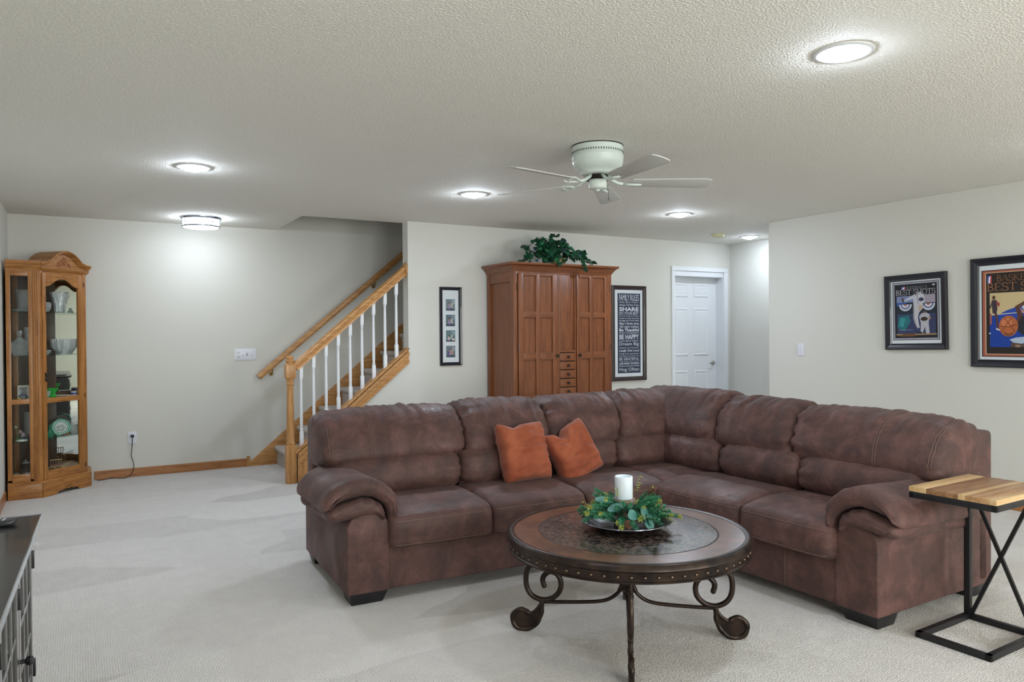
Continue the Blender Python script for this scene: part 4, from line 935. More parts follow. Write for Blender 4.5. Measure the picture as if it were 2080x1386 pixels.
MB().lathe([(.001, 0), (.0385, 0), (.040, .002), (.040, .098), (.0385, .0995), (.0355, .099), (.033, .091), (.020, .085), (.001, .084)], (hx, hy, tz+.1275), n=40, cap=False).build('wax', wax, cd, smooth='auto')
MB().tube([(hx, hy, tz+.21), (hx+.001, hy, tz+.2185)], .0012, 6).build('wick', M['dark'], cd)
gr = thing('greenery_ring', 'artificial pine, eucalyptus and cone centrepiece lying on the tray around the candle', 'centrepiece', (tx, ty, tz+.02))
M['pine'] = pmat('pine needles', (.065, .30, .15), .5, noise_=(18, 2), col2=(.030, .17, .11))
M['pine_tip'] = pmat('yellow green tips', (.40, .46, .10), .55)
M['euc'] = pmat('eucalyptus leaf', (.095, .25, .21), .5, noise_=(20, 3), col2=(.045, .15, .13))
M['stem'] = pmat('brown twig', (.09, .05, .03), .8)
rg = random.Random(12)
def sprig(seed, L=.12, tip=True, nn=300, nl_=.024):
    r_ = random.Random(seed); b = MB(); droop = r_.uniform(.10, .3); cv = r_.uniform(-.25, .25)
    ax = [Vector((L*t, cv*L*t*t, .35*L*t-droop*L*t*t*1.6)) for t in (i/10 for i in range(11))]
    b.tube(ax, .0012, 4, mi=1)
    for i in range(nn):
        t = r_.uniform(.06, 1.); k = min(int(t*10), 9); p = ax[k].lerp(ax[k+1], t*10-k); d = (ax[k+1]-ax[k]).normalized()
        a = r_.uniform(0, 2*PI); s1 = d.orthogonal().normalized(); s2 = d.cross(s1)
        nd = (d*r_.uniform(.55, .95)+(s1*math.cos(a)+s2*math.sin(a))).normalized(); ln_ = nl_*r_.uniform(.7, 1.1)*(1-.35*t)
        sd_ = nd.cross(Vector((r_.random(), r_.random(), r_.random()))).normalized()*.0015
        b.add([p-sd_, p+sd_, p+nd*ln_], [(0, 1, 2)], 2 if (tip and t > .86) else 0)
    return b
SP = None; protos = []
for k in range(5): protos.append(None)
for k in range(46):
    a = 2*PI*k/46*1.0+rg.uniform(-.12, .12); lay = k % 3; r0 = .050+.025*lay+rg.uniform(-.01, .01)
    v = k % 5
    if protos[v] is None:
        protos[v] = sprig(100+v, tip=(v in (1, 3))).build('pine_sprig', [M['pine'], M['stem'], M['pine_tip']], gr, world=False); c = protos[v]
    else: c = dupe(protos[v])
    c.location = (r0*math.cos(a), r0*math.sin(a), .010+.014*(2-lay)+rg.uniform(0, .02)); sc_ = rg.uniform(.9, 1.15); c.scale = (sc_,)*3
    c.rotation_euler = (rg.uniform(-.5, .5), rg.uniform(-.62, -.02) if lay != 1 else rg.uniform(-.2, .15), a+rg.uniform(-.5, .5))
for k in range(16):
    a = 2*PI*k/16+.2; c = dupe(protos[k % 5]); c.location = (.048*math.cos(a), .048*math.sin(a), .045+.012*(k % 3)); c.scale = (.95,)*3
    c.rotation_euler = (rg.uniform(-.4, .4), rg.uniform(-.75, -.25), a+rg.uniform(-.4, .4))
def eleaf(w_, l_):
    pts_ = [(0, 0)]+[(l_*.5+l_*.5*math.cos(PI-t*PI/9), w_*.5*math.sin(t*PI/9)*(1.12 if t < 6 else 1)) for t in range(1, 9)]+[(l_, 0)]+[(l_*.5+l_*.5*math.cos(PI+t*PI/9), -w_*.5*math.sin((9-t)*PI/9)) for t in ()]
    up_ = pts_[1:-1]; out = [(0, 0)]+up_+[(l_, 0)]+[(x, -y) for x, y in up_[::-1]]
    z = lambda x, y: .18*abs(y)-.9*(x-l_/2)**2
    vs = [(x, y, z(x, y)) for x, y in out]+[(l_/2, 0, 0)]; n = len(out)
    vs2 = [(x, y, zz_-.0012) for x, y, zz_ in vs]; b = MB()
    b.add(vs, [(i, (i+1) % n, n) for i in range(n)]); b.add(vs2, [((i+1) % n, i, n) for i in range(n)])
    b.add([vs[i] for i in range(n)]+[vs2[i] for i in range(n)], [(i, i+n, (i+1) % n+n, (i+1) % n) for i in range(n)])
    return b
# leaves placed where the photo shows them: local x, y, z, size, heading, pitch
for x, y, z, w_, l_, rz, ry, rx in ((-.045, -.125, .075, .044, .062, R(200), R(10), R(-55)), (-.02, -.130, .095, .050, .070, R(-62), R(62), R(10)), (.0, -.145, .070, .046, .060, R(-60), R(70), R(0)), (-.01, -.150, .045, .040, .050, R(-70), R(55), R(20)),
                                    (-.06, .02, .100, .034, .085, R(165), R(-8), R(-40)), (-.05, -.04, .090, .036, .080, R(175), R(10), R(-45)), (.05, .06, .11, .03, .05, R(40), R(-30), R(-30))):
    o = eleaf(w_, l_).build('eucalyptus_leaf', M['euc'], gr, world=False, smooth=True); o.location = (x, y, z); o.rotation_euler = (rx, ry, rz)
def cone(parent, loc, rot):
    b = MB(); r_ = random.Random(3)
    for k in range(46):
        t = k/46; a = k*2.4; rr = .019*math.sin(PI*(.12+.80*t))**.8; z = .040*t
        d = Vector((math.cos(a), math.sin(a), .35)); p = Vector((0, 0, z)); s1 = Vector((-math.sin(a), math.cos(a), 0))*.0045
        b.add([p-s1*.5, p+s1*.5, p+d*rr+s1, p+d*rr*1.1, p+d*rr-s1, p+d*rr*.9-Vector((0, 0, .002))], [(0, 1, 2, 3, 4), (0, 4, 5), (1, 5, 2), (2, 5, 3), (3, 5, 4)], 0)
    o = b.build('pine_cone', pmat('pine cone', (.20, .095, .055), .7), parent, world=False); o.location = loc; o.rotation_euler = rot
cone(gr, (.105, -.02, .115), (R(20), R(50), 0)); cone(gr, (.085, -.085, .075), (R(70), R(10), R(30))); cone(gr, (-.09, -.11, .02), (R(60), R(-20), 0))
def bud_sprig(seed):
    r_ = random.Random(seed); b = MB(); ax = [Vector((.012*math.sin(t*2), .010*math.cos(t*3), .075*t)) for t in (i/6 for i in range(7))]
    b.tube(ax, .0010, 5, mi=1)
    for i in range(11):
        t = .35+.62*i/10; p = ax[int(t*6)]; a = i*2.2; d = Vector((math.cos(a), math.sin(a), .8)).normalized(); s1 = d.orthogonal().normalized()*.0028; s2 = d.cross(s1).normalized()*.0028; l_ = .013*(1 if i < 10 else 1.6)
        b.add([p+d*.003, p+d*l_*.5+s1, p+d*l_*.5+s2, p+d*l_*.5-s1, p+d*l_*.5-s2, p+d*l_], [(0, 2, 1), (0, 3, 2), (0, 4, 3), (0, 1, 4), (1, 2, 5), (2, 3, 5), (3, 4, 5), (4, 1, 5)])
    return b
bs = None
for x, y, z, rx, ry, s_ in ((-.085, .03, .085, -.1, -.25, .75), (-.055, -.005, .10, .1, -.2, .9), (.085, .02, .125, .0, .25, 1.0), (.06, -.0, .115, .1, .1, .8), (.135, -.02, .085, .1, .55, 1.0), (-.17, .04, .06, 0, -1.0, .8), (-.02, -.09, .085, .5, -.3, .7), (.17, -.08, .03, .2, 1.35, .9), (-.03, -.12, .06, 1.5, -.9, .8), (.09, -.13, .04, 1.7, .7, .8)):
    if bs is None: bs = bud_sprig(2).build('bud_sprig', [M['pine_tip'], M['stem']], gr, world=False); c = bs
    else: c = dupe(bs)
    c.location = (x, y, z); c.rotation_euler = (rx, ry, x*9); c.scale = (s_,)*3

# ------------------------------------------------------------------ C-shaped side table
s0 = Vector((3.165, 1.648, 0)); ang = R(2.2)
stb = thing('side_table', 'small C-shaped side table with acacia plank top and black X-braced frame', 'side table', tuple(s0), ang)
AC = wood('acacia planks', (.30, .150, .062), (.44, .245, .110), (.58, .37, .18), (.7, 8, 8), 5, .35, .1)
AC2 = wood('acacia heartwood', (.17, .078, .034), (.27, .135, .060), (.36, .20, .095), (.7, 6, 8), 6, .35, .1)
AC3 = wood('acacia sapwood', (.50, .31, .135), (.62, .41, .20), (.68, .48, .26), (.7, 8, 8), 5, .35, .1)
u0_, u1_, v0_, v1_ = -.020, .475, -.030, .325
def sb(nm, q, m, bev=.0015, par=stb): return MB().box(*q).build(nm, m, par, bevel=bev, smooth='auto', world=False)
z0_, z1_ = .640, .662
for y0, y1, m in ((v1_-.075, v1_, AC3), (v1_-.205, v1_-.0755, AC2), (v1_-.235, v1_-.2055, AC3), (v0_+.028, v1_-.2355, AC), (v0_, v0_+.0275, AC3)):
    sb('plank', (u0_, u1_, y0, y1, z0_, z1_), m, .001)
for q in ((u0_, u1_, v0_, v0_+.02), (u0_, u1_, v1_-.02, v1_), (u0_, u0_+.02, v0_, v1_), (u1_-.02, u1_, v0_, v1_)): sb('top_frame_bar', (*q, .613, .6395), M['black'])
bx, by = .43, .310
for q in ((0, bx, 0, .025), (0, bx, by-.025, by), (0, .025, 0, by), (bx-.025, bx, 0, by)): sb('base_bar', (*q, .0, .026), M['black'])
for y in (by-.026, 0.0): sb('post', (bx-.026, bx, y, y+.026, .02, .62), M['black'])
for a, b_ in (((.02, by-.03, .028), (.02, .03, .612)), ((.02, .03, .028), (.02, by-.03, .612))):
    MB().strip([(bx-.013, a[1], a[2]), (bx-.013, b_[1], b_[2])], (1, 0, 0), .012, .016).build('cross_brace', M['black'], stb, world=False)
# ------------------------------------------------------------------ armoire
ax0, ax1, ay0, ay1 = 3.620, 4.800, 6.255, 6.800
ar = thing('armoire', 'tall reddish brown wooden armoire with panelled doors and small centre drawers', 'armoire', (4.21, 6.53, 0))
AZ, AX = M['arm_z'], M['arm_x']
b = MB()
b.box(ax0+.022, ax0+.040, ay0+.03, ay1, .10, 1.95)          # left side panel, recessed in its frame
b.box(ax1-.04, ax1-.022, ay0+.03, ay1, .10, 1.95); b.box(ax0+.03, ax1-.03, ay1-.02, ay1, .1, 1.95); b.box(ax0+.02, ax1-.02, ay0+.03, ay1, 1.93, 1.95)
b.build('body', AZ, ar, bevel=.001)
for x in (ax0, ax1-.045):
    for y in (ay0, ay1-.06): box('corner_post', (x, x+.045, y, y+.06, 0, 1.95), AZ, ar, .003)
for x in (ax0+.004, ax1-.026):
    for z0, z1 in ((.10, .22), (1.845, 1.95)): box('side_rail', (x, x+.022, ay0+.05, ay1-.05, z0, z1), AX, ar, .002)
box('bottom_rail', (ax0+.04, ax1-.04, ay0+.006, ay0+.03, .06, .20), AX, ar, .003)
box('top_rail', (ax0+.04, ax1-.04, ay0+.004, ay0+.03, 1.925, 1.955), AX, ar, .002)
def cornice():
    b = MB(); pr = [(0, 1.945), (.006, 1.952), (.012, 1.965), (.030, 1.990), (.045, 2.004), (.055, 2.008), (.058, 2.012), (.058, 2.030)]
    R_ = [[(ax0-q, ay0-q), (ax1+q, ay0-q), (ax1+q, ay1), (ax0-q, ay1)] for q, z in pr]; vs = []; fs = []
    for (q, z), r_ in zip(pr, R_): vs += [(x, y, z) for x, y in r_]
    for i in range(len(pr)-1): fs += [(i*4+k, i*4+(k+1) % 4, i*4+4+(k+1) % 4, i*4+4+k) for k in range(4)]
    fs += [(0, 3, 2, 1), tuple(len(vs)-4+k for k in range(4))]; return b.add(vs, fs)
cornice().build('cornice', AX, ar, smooth='auto')
def adoor(x0, x1, cols, knobx):
    z0, z1 = .40, 1.925; y = ay0-.012; d = MB()
    rows = [(1.553, 1.905), (1.152, 1.498), (.735, 1.085), (.45, .68)]
    ys = (y, y+.022)
    b = MB(); b.box(x0, cols[0][0], *ys, z0, z1); b.box(cols[1][1], x1, *ys, z0, z1)
    dd = b.build('door', AZ, ar, bevel=.0025, smooth='auto')
    box('door_mullion', (cols[0][1], cols[1][0], y+.001, y+.022, z0, z1), AZ, dd, .0025)
    zs = [z0]+[q for r_ in rows[::-1] for q in r_]+[z1]
    for i in range(0, len(zs), 2):
        for c_ in cols: box('door_rail', (c_[0], c_[1], y, y+.022, zs[i], zs[i+1]), AX, dd, .002)
    for r_ in rows:
        for c_ in cols: MB().box(c_[0]-.002, c_[1]+.002, y+.0150, y+.0205, r_[0]-.002, r_[1]+.002).build('door_panel', AZ, dd)
    k = MB().lathe([(.001, 0), (.008, 0), (.008, .008), (.015, .014), (.0165, .022), (.012, .028), (.001, .030)], n=20)
    k.v = [(knobx+a, y-c_, 1.118+b_) for a, b_, c_ in k.v]; k.build('door_knob', M['pewter'], dd, smooth='auto')
    hx = x0-.004 if knobx > (x0+x1)/2 else x1+.004
    for z in (1.80, 1.20, .55): MB().tube([(hx, y+.002, z-.035), (hx, y+.002, z+.035)], .004, 8).build('hinge', M['pewter'], dd, smooth='auto')
adoor(3.670, 4.130, ((3.725, 3.868), (3.913, 4.062)), 4.108)
adoor(4.352, 4.768, ((4.392, 4.512), (4.556, 4.700)), 4.380)
# centre section: recessed tall panel, half columns, drawers
cx0, cx1 = 4.136, 4.346
for q in ((cx0, cx0+.014), (cx1-.014, cx1)): box('centre_stile', (*q, ay0-.004, ay0+.02, .20, 1.925), AZ, ar, .002)
box('centre_panel', (cx0+.014, cx1-.014, ay0+.010, ay0+.02, 1.165, 1.925), AZ, ar, .001)
box('centre_column', (cx0+.016, cx0+.040, ay0+.000, ay0+.012, 1.165, 1.925), AZ, ar, .008)
box('centre_rail', (cx0+.012, cx1-.012, ay0-.004, ay0+.02, 1.150, 1.168), AX, ar, .002)
box('drawer_carcass', (cx0+.012, cx1-.012, ay0+.012, ay0+.02, .22, 1.15), M['pewter'], ar, 0)
d0 = None
for k in range(10):
    z1 = 1.142-.0865*k
    if z1-.08 < .22: break
    b = MB().box(cx0+.012, cx1-.012, ay0-.010, ay0+.010, 1.064, 1.142)
    if d0 is None:
        d0 = b.build('drawer', AX, ar, bevel=.006, smooth='auto')
        kb = MB().lathe([(.001, 0), (.007, 0), (.007, .008), (.013, .013), (.0145, .020), (.010, .025), (.001, .026)], n=18); kb.v = [(4.241+a, ay0-.010-c_, 1.103+b_) for a, b_, c_ in kb.v]
        k0 = kb.build('drawer_knob', M['pewter'], d0, smooth='auto')
    else:
        c = dupe(d0, loc=(0, 0, -.0865*k)); kk = k0.copy(); C.objects.link(kk); kk.parent = c
for k in range(2): box('lower_drawer', (3.675+k*.55, 4.21+k*.555, ay0-.010, ay0+.01, .215, .385), AX, ar, .004) if False else None
# ------------------------------------------------------------------ ivy on the armoire
iv = thing('potted_ivy', 'bushy artificial ivy in a small basket on top of the armoire', 'plant', (4.15, 6.44, 2.031))
M['ivy'] = pmat('ivy leaf', (.020, .115, .052), .42, noise_=(16, 3), col2=(.008, .050, .026))
M['ivy2'] = pmat('ivy leaf light', (.035, .21, .085), .42, noise_=(16, 3), col2=(.018, .12, .05))
M['ivy3'] = pmat('ivy leaf bluish', (.060, .115, .115), .4, noise_=(16, 3), col2=(.025, .06, .065))
M['basket'] = pmat('woven basket', (.42, .30, .14), .7, bump=(60, .8, .006))
b = MB().lathe([(.001, 0), (.075, 0), (.085, .03), (.092, .06), (.094, .066), (.088, .066), (.001, .05)], (4.23, 6.41, 2.031), n=28, cap=False); b.build('basket', M['basket'], iv, smooth='auto')
MB().tube([(4.23+.093*math.cos(t*PI/16), 6.41+.093*math.sin(t*PI/16), 2.031+.066+.004*math.sin(t*4)) for t in range(32)], .006, 6, closed=True).build('basket_rim', M['basket'], iv, smooth=True)
def ileaf(r_=.5):
    out = [(-.04, 0)]; N_ = 14
    for i in range(N_+1):
        a = R(165-330*i/N_); rr = .5*(1+.10*math.cos(3*a)); out.append((.45+rr*math.cos(a), rr*1.02*math.sin(a)))
    out = out[:1]+out[1:]; b = MB(); n = len(out)
    z = lambda x, y: .22*abs(y)-.25*(x-.45)**2
    vs = [(x, y, z(x, y)) for x, y in out]+[(.45, 0, 0)]; vs2 = [(x, y, q-.02) for x, y, q in vs]
    b.add(vs, [(i, (i+1) % n, n) for i in range(n)]); b.add(vs2, [((i+1) % n, i, n) for i in range(n)]); b.add(vs[:n]+vs2[:n], [(i, (i+1) % n, (i+1) % n+n, i+n) for i in range(n)])
    return b
lp = [None]*3; ri = random.Random(21); cnt = 0
vines = []

ctr_ = Vector((.02, -.03, .05))
def vine(pts_): vines.append(crom([Vector(p) for p in pts_], 26, closed=False))
for _ax, _az in ((-.10, .27), (.06, .26), (-.04, .22), (.14, .20), (-.16, .20), (0, .16)): vine([(0, 0, .05), (_ax*.4, -.03, _az*.6), (_ax*.9, -.06, _az*.95), (_ax*1.3, -.09, _az*.85)])
vine([(0, 0, .05), (-.12, -.02, .20), (-.18, -.04, .26), (-.20, -.05, .24)]); vine([(0, 0, .05), (-.02, -.02, .22), (-.01, -.04, .29), (.03, -.06, .30)])
vine([(0, 0, .05), (-.16, -.03, .14), (-.28, -.07, .10), (-.36, -.10, .03)]); vine([(0, 0, .05), (-.14, -.05, .10), (-.24, -.12, .06), (-.42, -.14, .012)])
vine([(0, 0, .05), (.08, -.02, .20), (.12, -.03, .25), (.17, -.05, .22)]); vine([(0, 0, .05), (.18, -.04, .12), (.28, -.06, .14), (.36, -.08, .15)])
vine([(0, 0, .05), (.2, -.06, .10), (.33, -.12, .07), (.42, -.14, .02)]); vine([(0, 0, .05), (.14, -.14, .10), (.22, -.22, .05), (.24, -.272, -.05)])
vine([(0, 0, .05), (-.04, -.16, .09), (-.06, -.24, .05), (-.065, -.275, -.01)]); vine([(0, 0, .05), (-.08, -.10, .16), (-.14, -.18, .10), (-.17, -.22, .03)])
vine([(0, 0, .05), (.05, -.10, .18), (.08, -.18, .14), (.10, -.22, .05)]); vine([(0, 0, .05), (.30, -.05, .11), (.38, -.06, .10), (.44, -.1, .04)])
vine([(0, 0, .05), (-.22, .03, .16), (-.26, .02, .19), (-.29, 0, .17)]); vine([(0, 0, .05), (.22, .06, .16), (.28, .07, .17), (.31, .06, .12)]); vine([(0, 0, .05), (0, .1, .18), (.02, .14, .2), (.05, .16, .15)])
b = MB()
for v in vines: b.tube(v, .0022, 5)
b.build('vines', M['stem'], iv, world=False, smooth=True)
for vi, v in enumerate(vines):
    for k in range(3, 26, 3):
        for q in range(2):
            if cnt >= 299: break
            mi = ri.choices((0, 1, 2), (6, 3, 1))[0]
            if lp[mi] is None:
                lp[mi] = ileaf().build('leaf', (M['ivy'], M['ivy2'], M['ivy3'])[mi], iv, world=False, smooth=True); c = lp[mi]
            else: c = dupe(lp[mi])
            p = v[k]+Vector((ri.uniform(-.025, .025), ri.uniform(-.03, .02), ri.uniform(-.015, .022)))
            out_ = Vector((p.x*1.2+ri.uniform(-.2, .2), -.35+ri.uniform(-.3, .3), ri.uniform(-.25, .3))).normalized()
            s_ = ri.uniform(.050, .092)*(1.05 if k < 16 else .75); p.z = max(p.z, s_*.3+.004) if p.y > -.21 else p.z
            c.location = p; c.rotation_euler = (ri.uniform(-.7, .7), -math.asin(out_.z)+ri.uniform(.2, 1.0), math.atan2(out_.y, out_.x)); c.scale = (s_, s_, s_); cnt += 1

# ------------------------------------------------------------------ corner curio cabinet
cu = thing('curio_cabinet', 'golden oak corner curio cabinet with glass panes, arched crown and crystal inside', 'cabinet', (-.30, 7.70, 0))
CZ, CX_ = M['cab_z'], M['cab_x']
xl, yb = XL+.012, Y1-.004
XW = XL+.022
A_, B_, C_, D_, E_ = (XW, yb-.012), (XW, 7.385), (-.290, 7.385), (.045, 7.720), (.045, yb-.012)   # plan of the body
def off(q):      # plan outline pushed out by q at the three front faces
    s = q*math.tan(R(22.5))
    return [(XW, yb-.012), (XW, 7.385-q), (-.290+s, 7.385-q), (.045+q, 7.720-s), (.045+q, yb-.012)]
def slab(q0, z0, q1=None, z1=None):
    q1 = q0 if q1 is None else q1; a, b_ = off(q0), off(q1); n = 5
    return MB().add([(x, y, z0) for x, y in a]+[(x, y, z1) for x, y in b_], [(i, (i+1) % n, (i+1) % n+n, i+n) for i in range(n)]+[tuple(range(n))[::-1], tuple(range(n, 2*n))])
d45 = Vector((1, 1, 0)).normalized(); n45 = Vector((1, -1, 0)).normalized()
P45 = Vector((-.290, 7.385, 0)); LD = (Vector((.045, 7.720, 0))-P45).length
def dq(s, n, z): return P45+d45*s+n45*n+Vector((0, 0, z))
def dbox(name, s0, s1, n0, n1, z0, z1, m, par, bev=.002):
    b = MB(); b.add([dq(s, n, z) for z in (z0, z1) for s, n in ((s0, n0), (s1, n0), (s1, n1), (s0, n1))], [(0, 3, 2, 1), (4, 5, 6, 7), (0, 1, 5, 4), (1, 2, 6, 5), (2, 3, 7, 6), (3, 0, 4, 7)])
    return b.build(name, m, par, bevel=bev, smooth='auto')
# base: plinth with scalloped apron on the door side
box('plinth', (XW, -.285, 7.357, 7.375, 0, .122), CX_, cu, .003); box('plinth', (.06, .075, 7.72, yb-.012, 0, .122), CX_, cu, .003)
o_ = off(.028); p0, p1 = Vector((*o_[2], 0)), Vector((*o_[3], 0)); L_ = (p1-p0).length
ap = [(0, 0), (.10, 0), (.125, .004), (.15, .022), (.165, .027), (.185, .024), (.215, .033), (.25, .034), (L_/2, .022), (L_-.25, .034), (L_-.215, .033), (L_-.185, .024), (L_-.165, .027), (L_-.15, .022), (L_-.125, .004), (L_-.10, 0), (L_, 0), (L_, .122), (0, .122)]
dd_ = (p1-p0).normalized(); nn_ = Vector((dd_.y, -dd_.x, 0))
MB().prism([p0+dd_*s+Vector((0, 0, z)) for s, z in ap], -nn_*.018).build('apron', CX_, cu, bevel=.002, smooth='auto')
b = MB()
for k in range(26):
    a = k*.5; r_ = .004+.0013*k*(1 if k < 14 else .3); b.tube([p0+dd_*(L_/2+r_*1.7*math.cos(a+t*.3))+Vector((0, 0, .048+r_*math.sin(a+t*.3)))+nn_*.001 for t in range(4)], .0028, 6)
b.build('apron_carving', CX_, cu, smooth=True)
for q0, z0, q1, z1 in ((.028, .118, .030, .128), (.030, .128, .014, .140)): slab(q0, z0, q1, z1).build('base_moulding', CX_, cu, smooth='auto')
slab(.0, .140, .0, .158).build('bottom_board', CX_, cu)
slab(-.002, 1.875, -.002, 1.893).build('top_board', CX_, cu)
for q0, z0, q1, z1 in ((.004, 1.893, .006, 1.905), (.006, 1.905, .024, 1.925), (.024, 1.925, .028, 1.938), (.028, 1.938, .042, 1.960), (.042, 1.960, .044, 1.975)):
    if z1 < 1.91: slab(q0, z0, q1, z1).build('cornice_moulding', CX_, cu, smooth='auto'); continue
    for side in (0, 1):      # returns on both narrow sides; the arched crown takes over across the door
        vs = []
        for q, z in ((q0, z0), (q1, z1)):
            s = q*math.tan(R(22.5))
            vs += [(x, y, z) for x, y in (((XW, 7.42), (XW, 7.385-q), (-.290+s, 7.385-q), (-.292, 7.42)) if side == 0 else ((.015, yb-.012), (.015, 7.715), (.045+q, 7.720-s), (.045+q, yb-.012)))]
        MB().add(vs, [(i, (i+1) % 4, (i+1) % 4+4, i+4) for i in range(4)]+[(3, 2, 1, 0), (4, 5, 6, 7)]).build('cornice_moulding', CX_, cu, smooth='auto')
MB().add([(*p, z) for z in (1.893, 1.93) for p in off(-.012)], [(i, (i+1) % 5, (i+1) % 5+5, i+5) for i in range(5)]+[(0, 1, 2, 3, 4), (5, 6, 7, 8, 9)]).build('top_panel', CX_, cu)
# back panels with mirrors and the corner post
M['curio_dark'] = wood('oak with dark reflection', (.045, .022, .010), (.075, .036, .016), (.11, .055, .025), (8, 8, .45), rough=.5)  # panel oak darkened to stand for mirror reflections of the interior
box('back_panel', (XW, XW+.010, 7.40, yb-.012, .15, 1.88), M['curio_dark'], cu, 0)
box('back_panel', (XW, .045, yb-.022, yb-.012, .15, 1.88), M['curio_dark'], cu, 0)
box('corner_post', (XW+.01, XW+.05, yb-.065, yb-.022, .15, 1.88), CZ, cu, .004)
for z0, z1 in ((.16, .80), (.84, 1.875)):
    MB().box(-.33, .020, yb-.0245, yb-.0225, z0, z1).build('mirror_pane', M['mirror'], cu)
    box('post_reflection', (-.305, -.195, yb-.040, yb-.0247, z0, z1), M['curio_dark'], cu, .002)  # added dark strip, stands for the front post reflected in the mirror
# left narrow glazed side (faces the camera)
for x0, x1 in ((XW, XW+.034), (-.372, -.345)): box('side_stile', (x0, x1, 7.385, 7.405, .140, 1.893), CZ, cu, .002)
for z0, z1 in ((.140, .205), (.785, .826), (1.848, 1.893)): box('side_rail', (XW+.034, -.372, 7.386, 7.404, z0, z1), CX_, cu, .002)
for z0, z1 in ((.205, .785), (.826, 1.848)): MB().box(XW+.03, -.37, 7.394, 7.397, z0, z1).build('glass_pane', M['pane'], cu)
# fluted post between side and door
b = MB(); b.add([(x, y, z) for z in (.140, 1.893) for x, y in ((-.345, 7.381), (-.292, 7.381), (-.286, 7.386), (-.27, 7.402), (-.30, 7.43), (-.345, 7.405))], [(i, (i+1) % 6, (i+1) % 6+6, i+6) for i in range(6)]+[tuple(range(6))[::-1], tuple(range(6, 12))])
b.build('front_post', CZ, cu, bevel=.002, smooth='auto')
for x in (-.334, -.320, -.306): MB().tube([(x, 7.381, .16), (x, 7.381, 1.875)], .0048, 8).build('flute', CZ, cu, smooth='auto')
# right narrow side
box('side_stile', (.025, .045, 7.722, 7.750, .140, 1.893), CZ, cu, .002); box('side_stile', (.025, .045, yb-.045, yb-.012, .140, 1.893), CZ, cu, .002)
for z0, z1 in ((.140, .205), (.785, .826), (1.848, 1.893)): box('side_rail', (.026, .044, 7.75, yb-.045, z0, z1), CX_, cu, .002)
for z0, z1 in ((.205, .785), (.826, 1.848)): MB().box(.034, .037, 7.75, yb-.04, z0, z1).build('glass_pane', M['pane'], cu)
dbox('hinge_post', LD-.034, LD-.002, -.012, .004, .140, 1.893, CZ, cu)
# arched glass door
s0_, s1_ = .016, LD-.036; z0_, z1_ = .142, 1.878; gs0, gs1 = .050, LD-.092
b = MB(); 
door = dbox('door', s0_, gs0, -.010, .012, z0_, z1_, CZ, cu, .002)
dbox('door_stile', gs1, s1_, -.010, .012, z0_, z1_, CZ, door)
dbox('door_rail', gs0, gs1, -.009, .011, z0_, .213, CX_, door); dbox('door_rail', gs0, gs1, -.009, .011, .783, .826, CX_, door)
cs = (gs0+gs1)/2; arch = []
for i in range(31):
    t = i/30; s = gs0+(gs1-gs0)*t; w_ = abs(2*t-1)
    z = 1.768 if w_ > .93 else (1.768+.066*(.5+.5*math.cos(PI*min(1, max(0, w_/.93)**1.25))))
    arch.append((s, z))
poly = arch+[(gs1, z1_), (gs0, z1_)]
vs = [dq(s, -.009, z) for s, z in poly]; b = MB(); n = len(arch)
b.add([dq(s, -.009, z) for s, z in arch]+[dq(s, .011, z) for s, z in arch]+[dq(s, -.009, z1_) for s, z in arch]+[dq(s, .011, z1_) for s, z in arch],
      [(i, i+1, i+1+n, i+n) for i in range(n-1)]+[(i+n, i+1+n, i+1+3*n, i+3*n) for i in range(n-1)]+[(i, i+1, i+1+2*n, i+2*n) for i in range(n-1)]+[(i+2*n, i+1+2*n, i+1+3*n, i+3*n) for i in range(n-1)])
b.build('arched_rail', CX_, door, smooth='auto')
for z0, z1 in ((.213, .783), (.826, 1.84)): dbox('glass_pane', gs0-.003, gs1+.003, -.001, .002, z0, z1, M['pane'], door, 0)
b = MB(); b.tube([dq(.040, .014, 1.03), dq(.040, .024, 1.02), dq(.040, .026, 1.0), dq(.040, .024, .98), dq(.040, .014, .97)], .004, 8)
b.tube([dq(.036+.004*math.cos(t), .014, .965+.007*t) for t in range(12)], .005, 6); b.build('door_handle', M['pewter'], door, smooth=True)
for z in (1.80, .82, .20): b = MB().tube([dq(s1_+.003, .012, z-.02), dq(s1_+.003, .012, z+.02)], .004, 8); b.build('hinge', M['pewter'], door, smooth='auto')
# arched crown over the door with carving
cs_ = LD/2; W2 = LD/2+.022
def crown(s, sc=1.): 
    w_ = abs(s-cs_)/W2
    e_ = math.cos(.60/.66*PI/2)**.75
    return 1.962+.113*sc*(max(0, math.cos(w_/.66*PI/2))**.75 if w_ < .60 else e_*max(0, 1-(w_-.60)/.40)**1.5)
N_ = 41; S_ = [cs_-W2+2*W2*i/(N_-1) for i in range(N_)]
b = MB(); b.add([dq(s, .010, 1.90) for s in S_]+[dq(s, .010, crown(s)-.006) for s in S_]+[dq(s, -.02, 1.90) for s in S_]+[dq(s, -.02, crown(s)-.006) for s in S_],
                [(i, i+1, i+1+N_, i+N_) for i in range(N_-1)]+[(i+2*N_, i+1+2*N_, i+1+3*N_, i+3*N_) for i in range(N_-1)]+[(i+N_, i+1+N_, i+1+3*N_, i+3*N_) for i in range(N_-1)])
b.build('crown_board', CX_, cu, smooth='auto')
for s0q, z_q in ((0, 1.908), (0, 1.918)): MB().tube([dq(-.01, .014+(z_q-1.908), z_q), dq(LD+.012, .014+(z_q-1.908), z_q)], .007, 8).build('crown_base_moulding', CX_, cu, smooth='auto')
for nn, dz_, rr in ((.042, .0, .007), (.032, -.010, .007), (.022, -.018, .006), (.014, -.024, .005)):
    MB().tube([dq(s, nn, crown(s)+dz_) for s in S_], rr, 8).build('crown_moulding', CX_, cu, smooth=True)
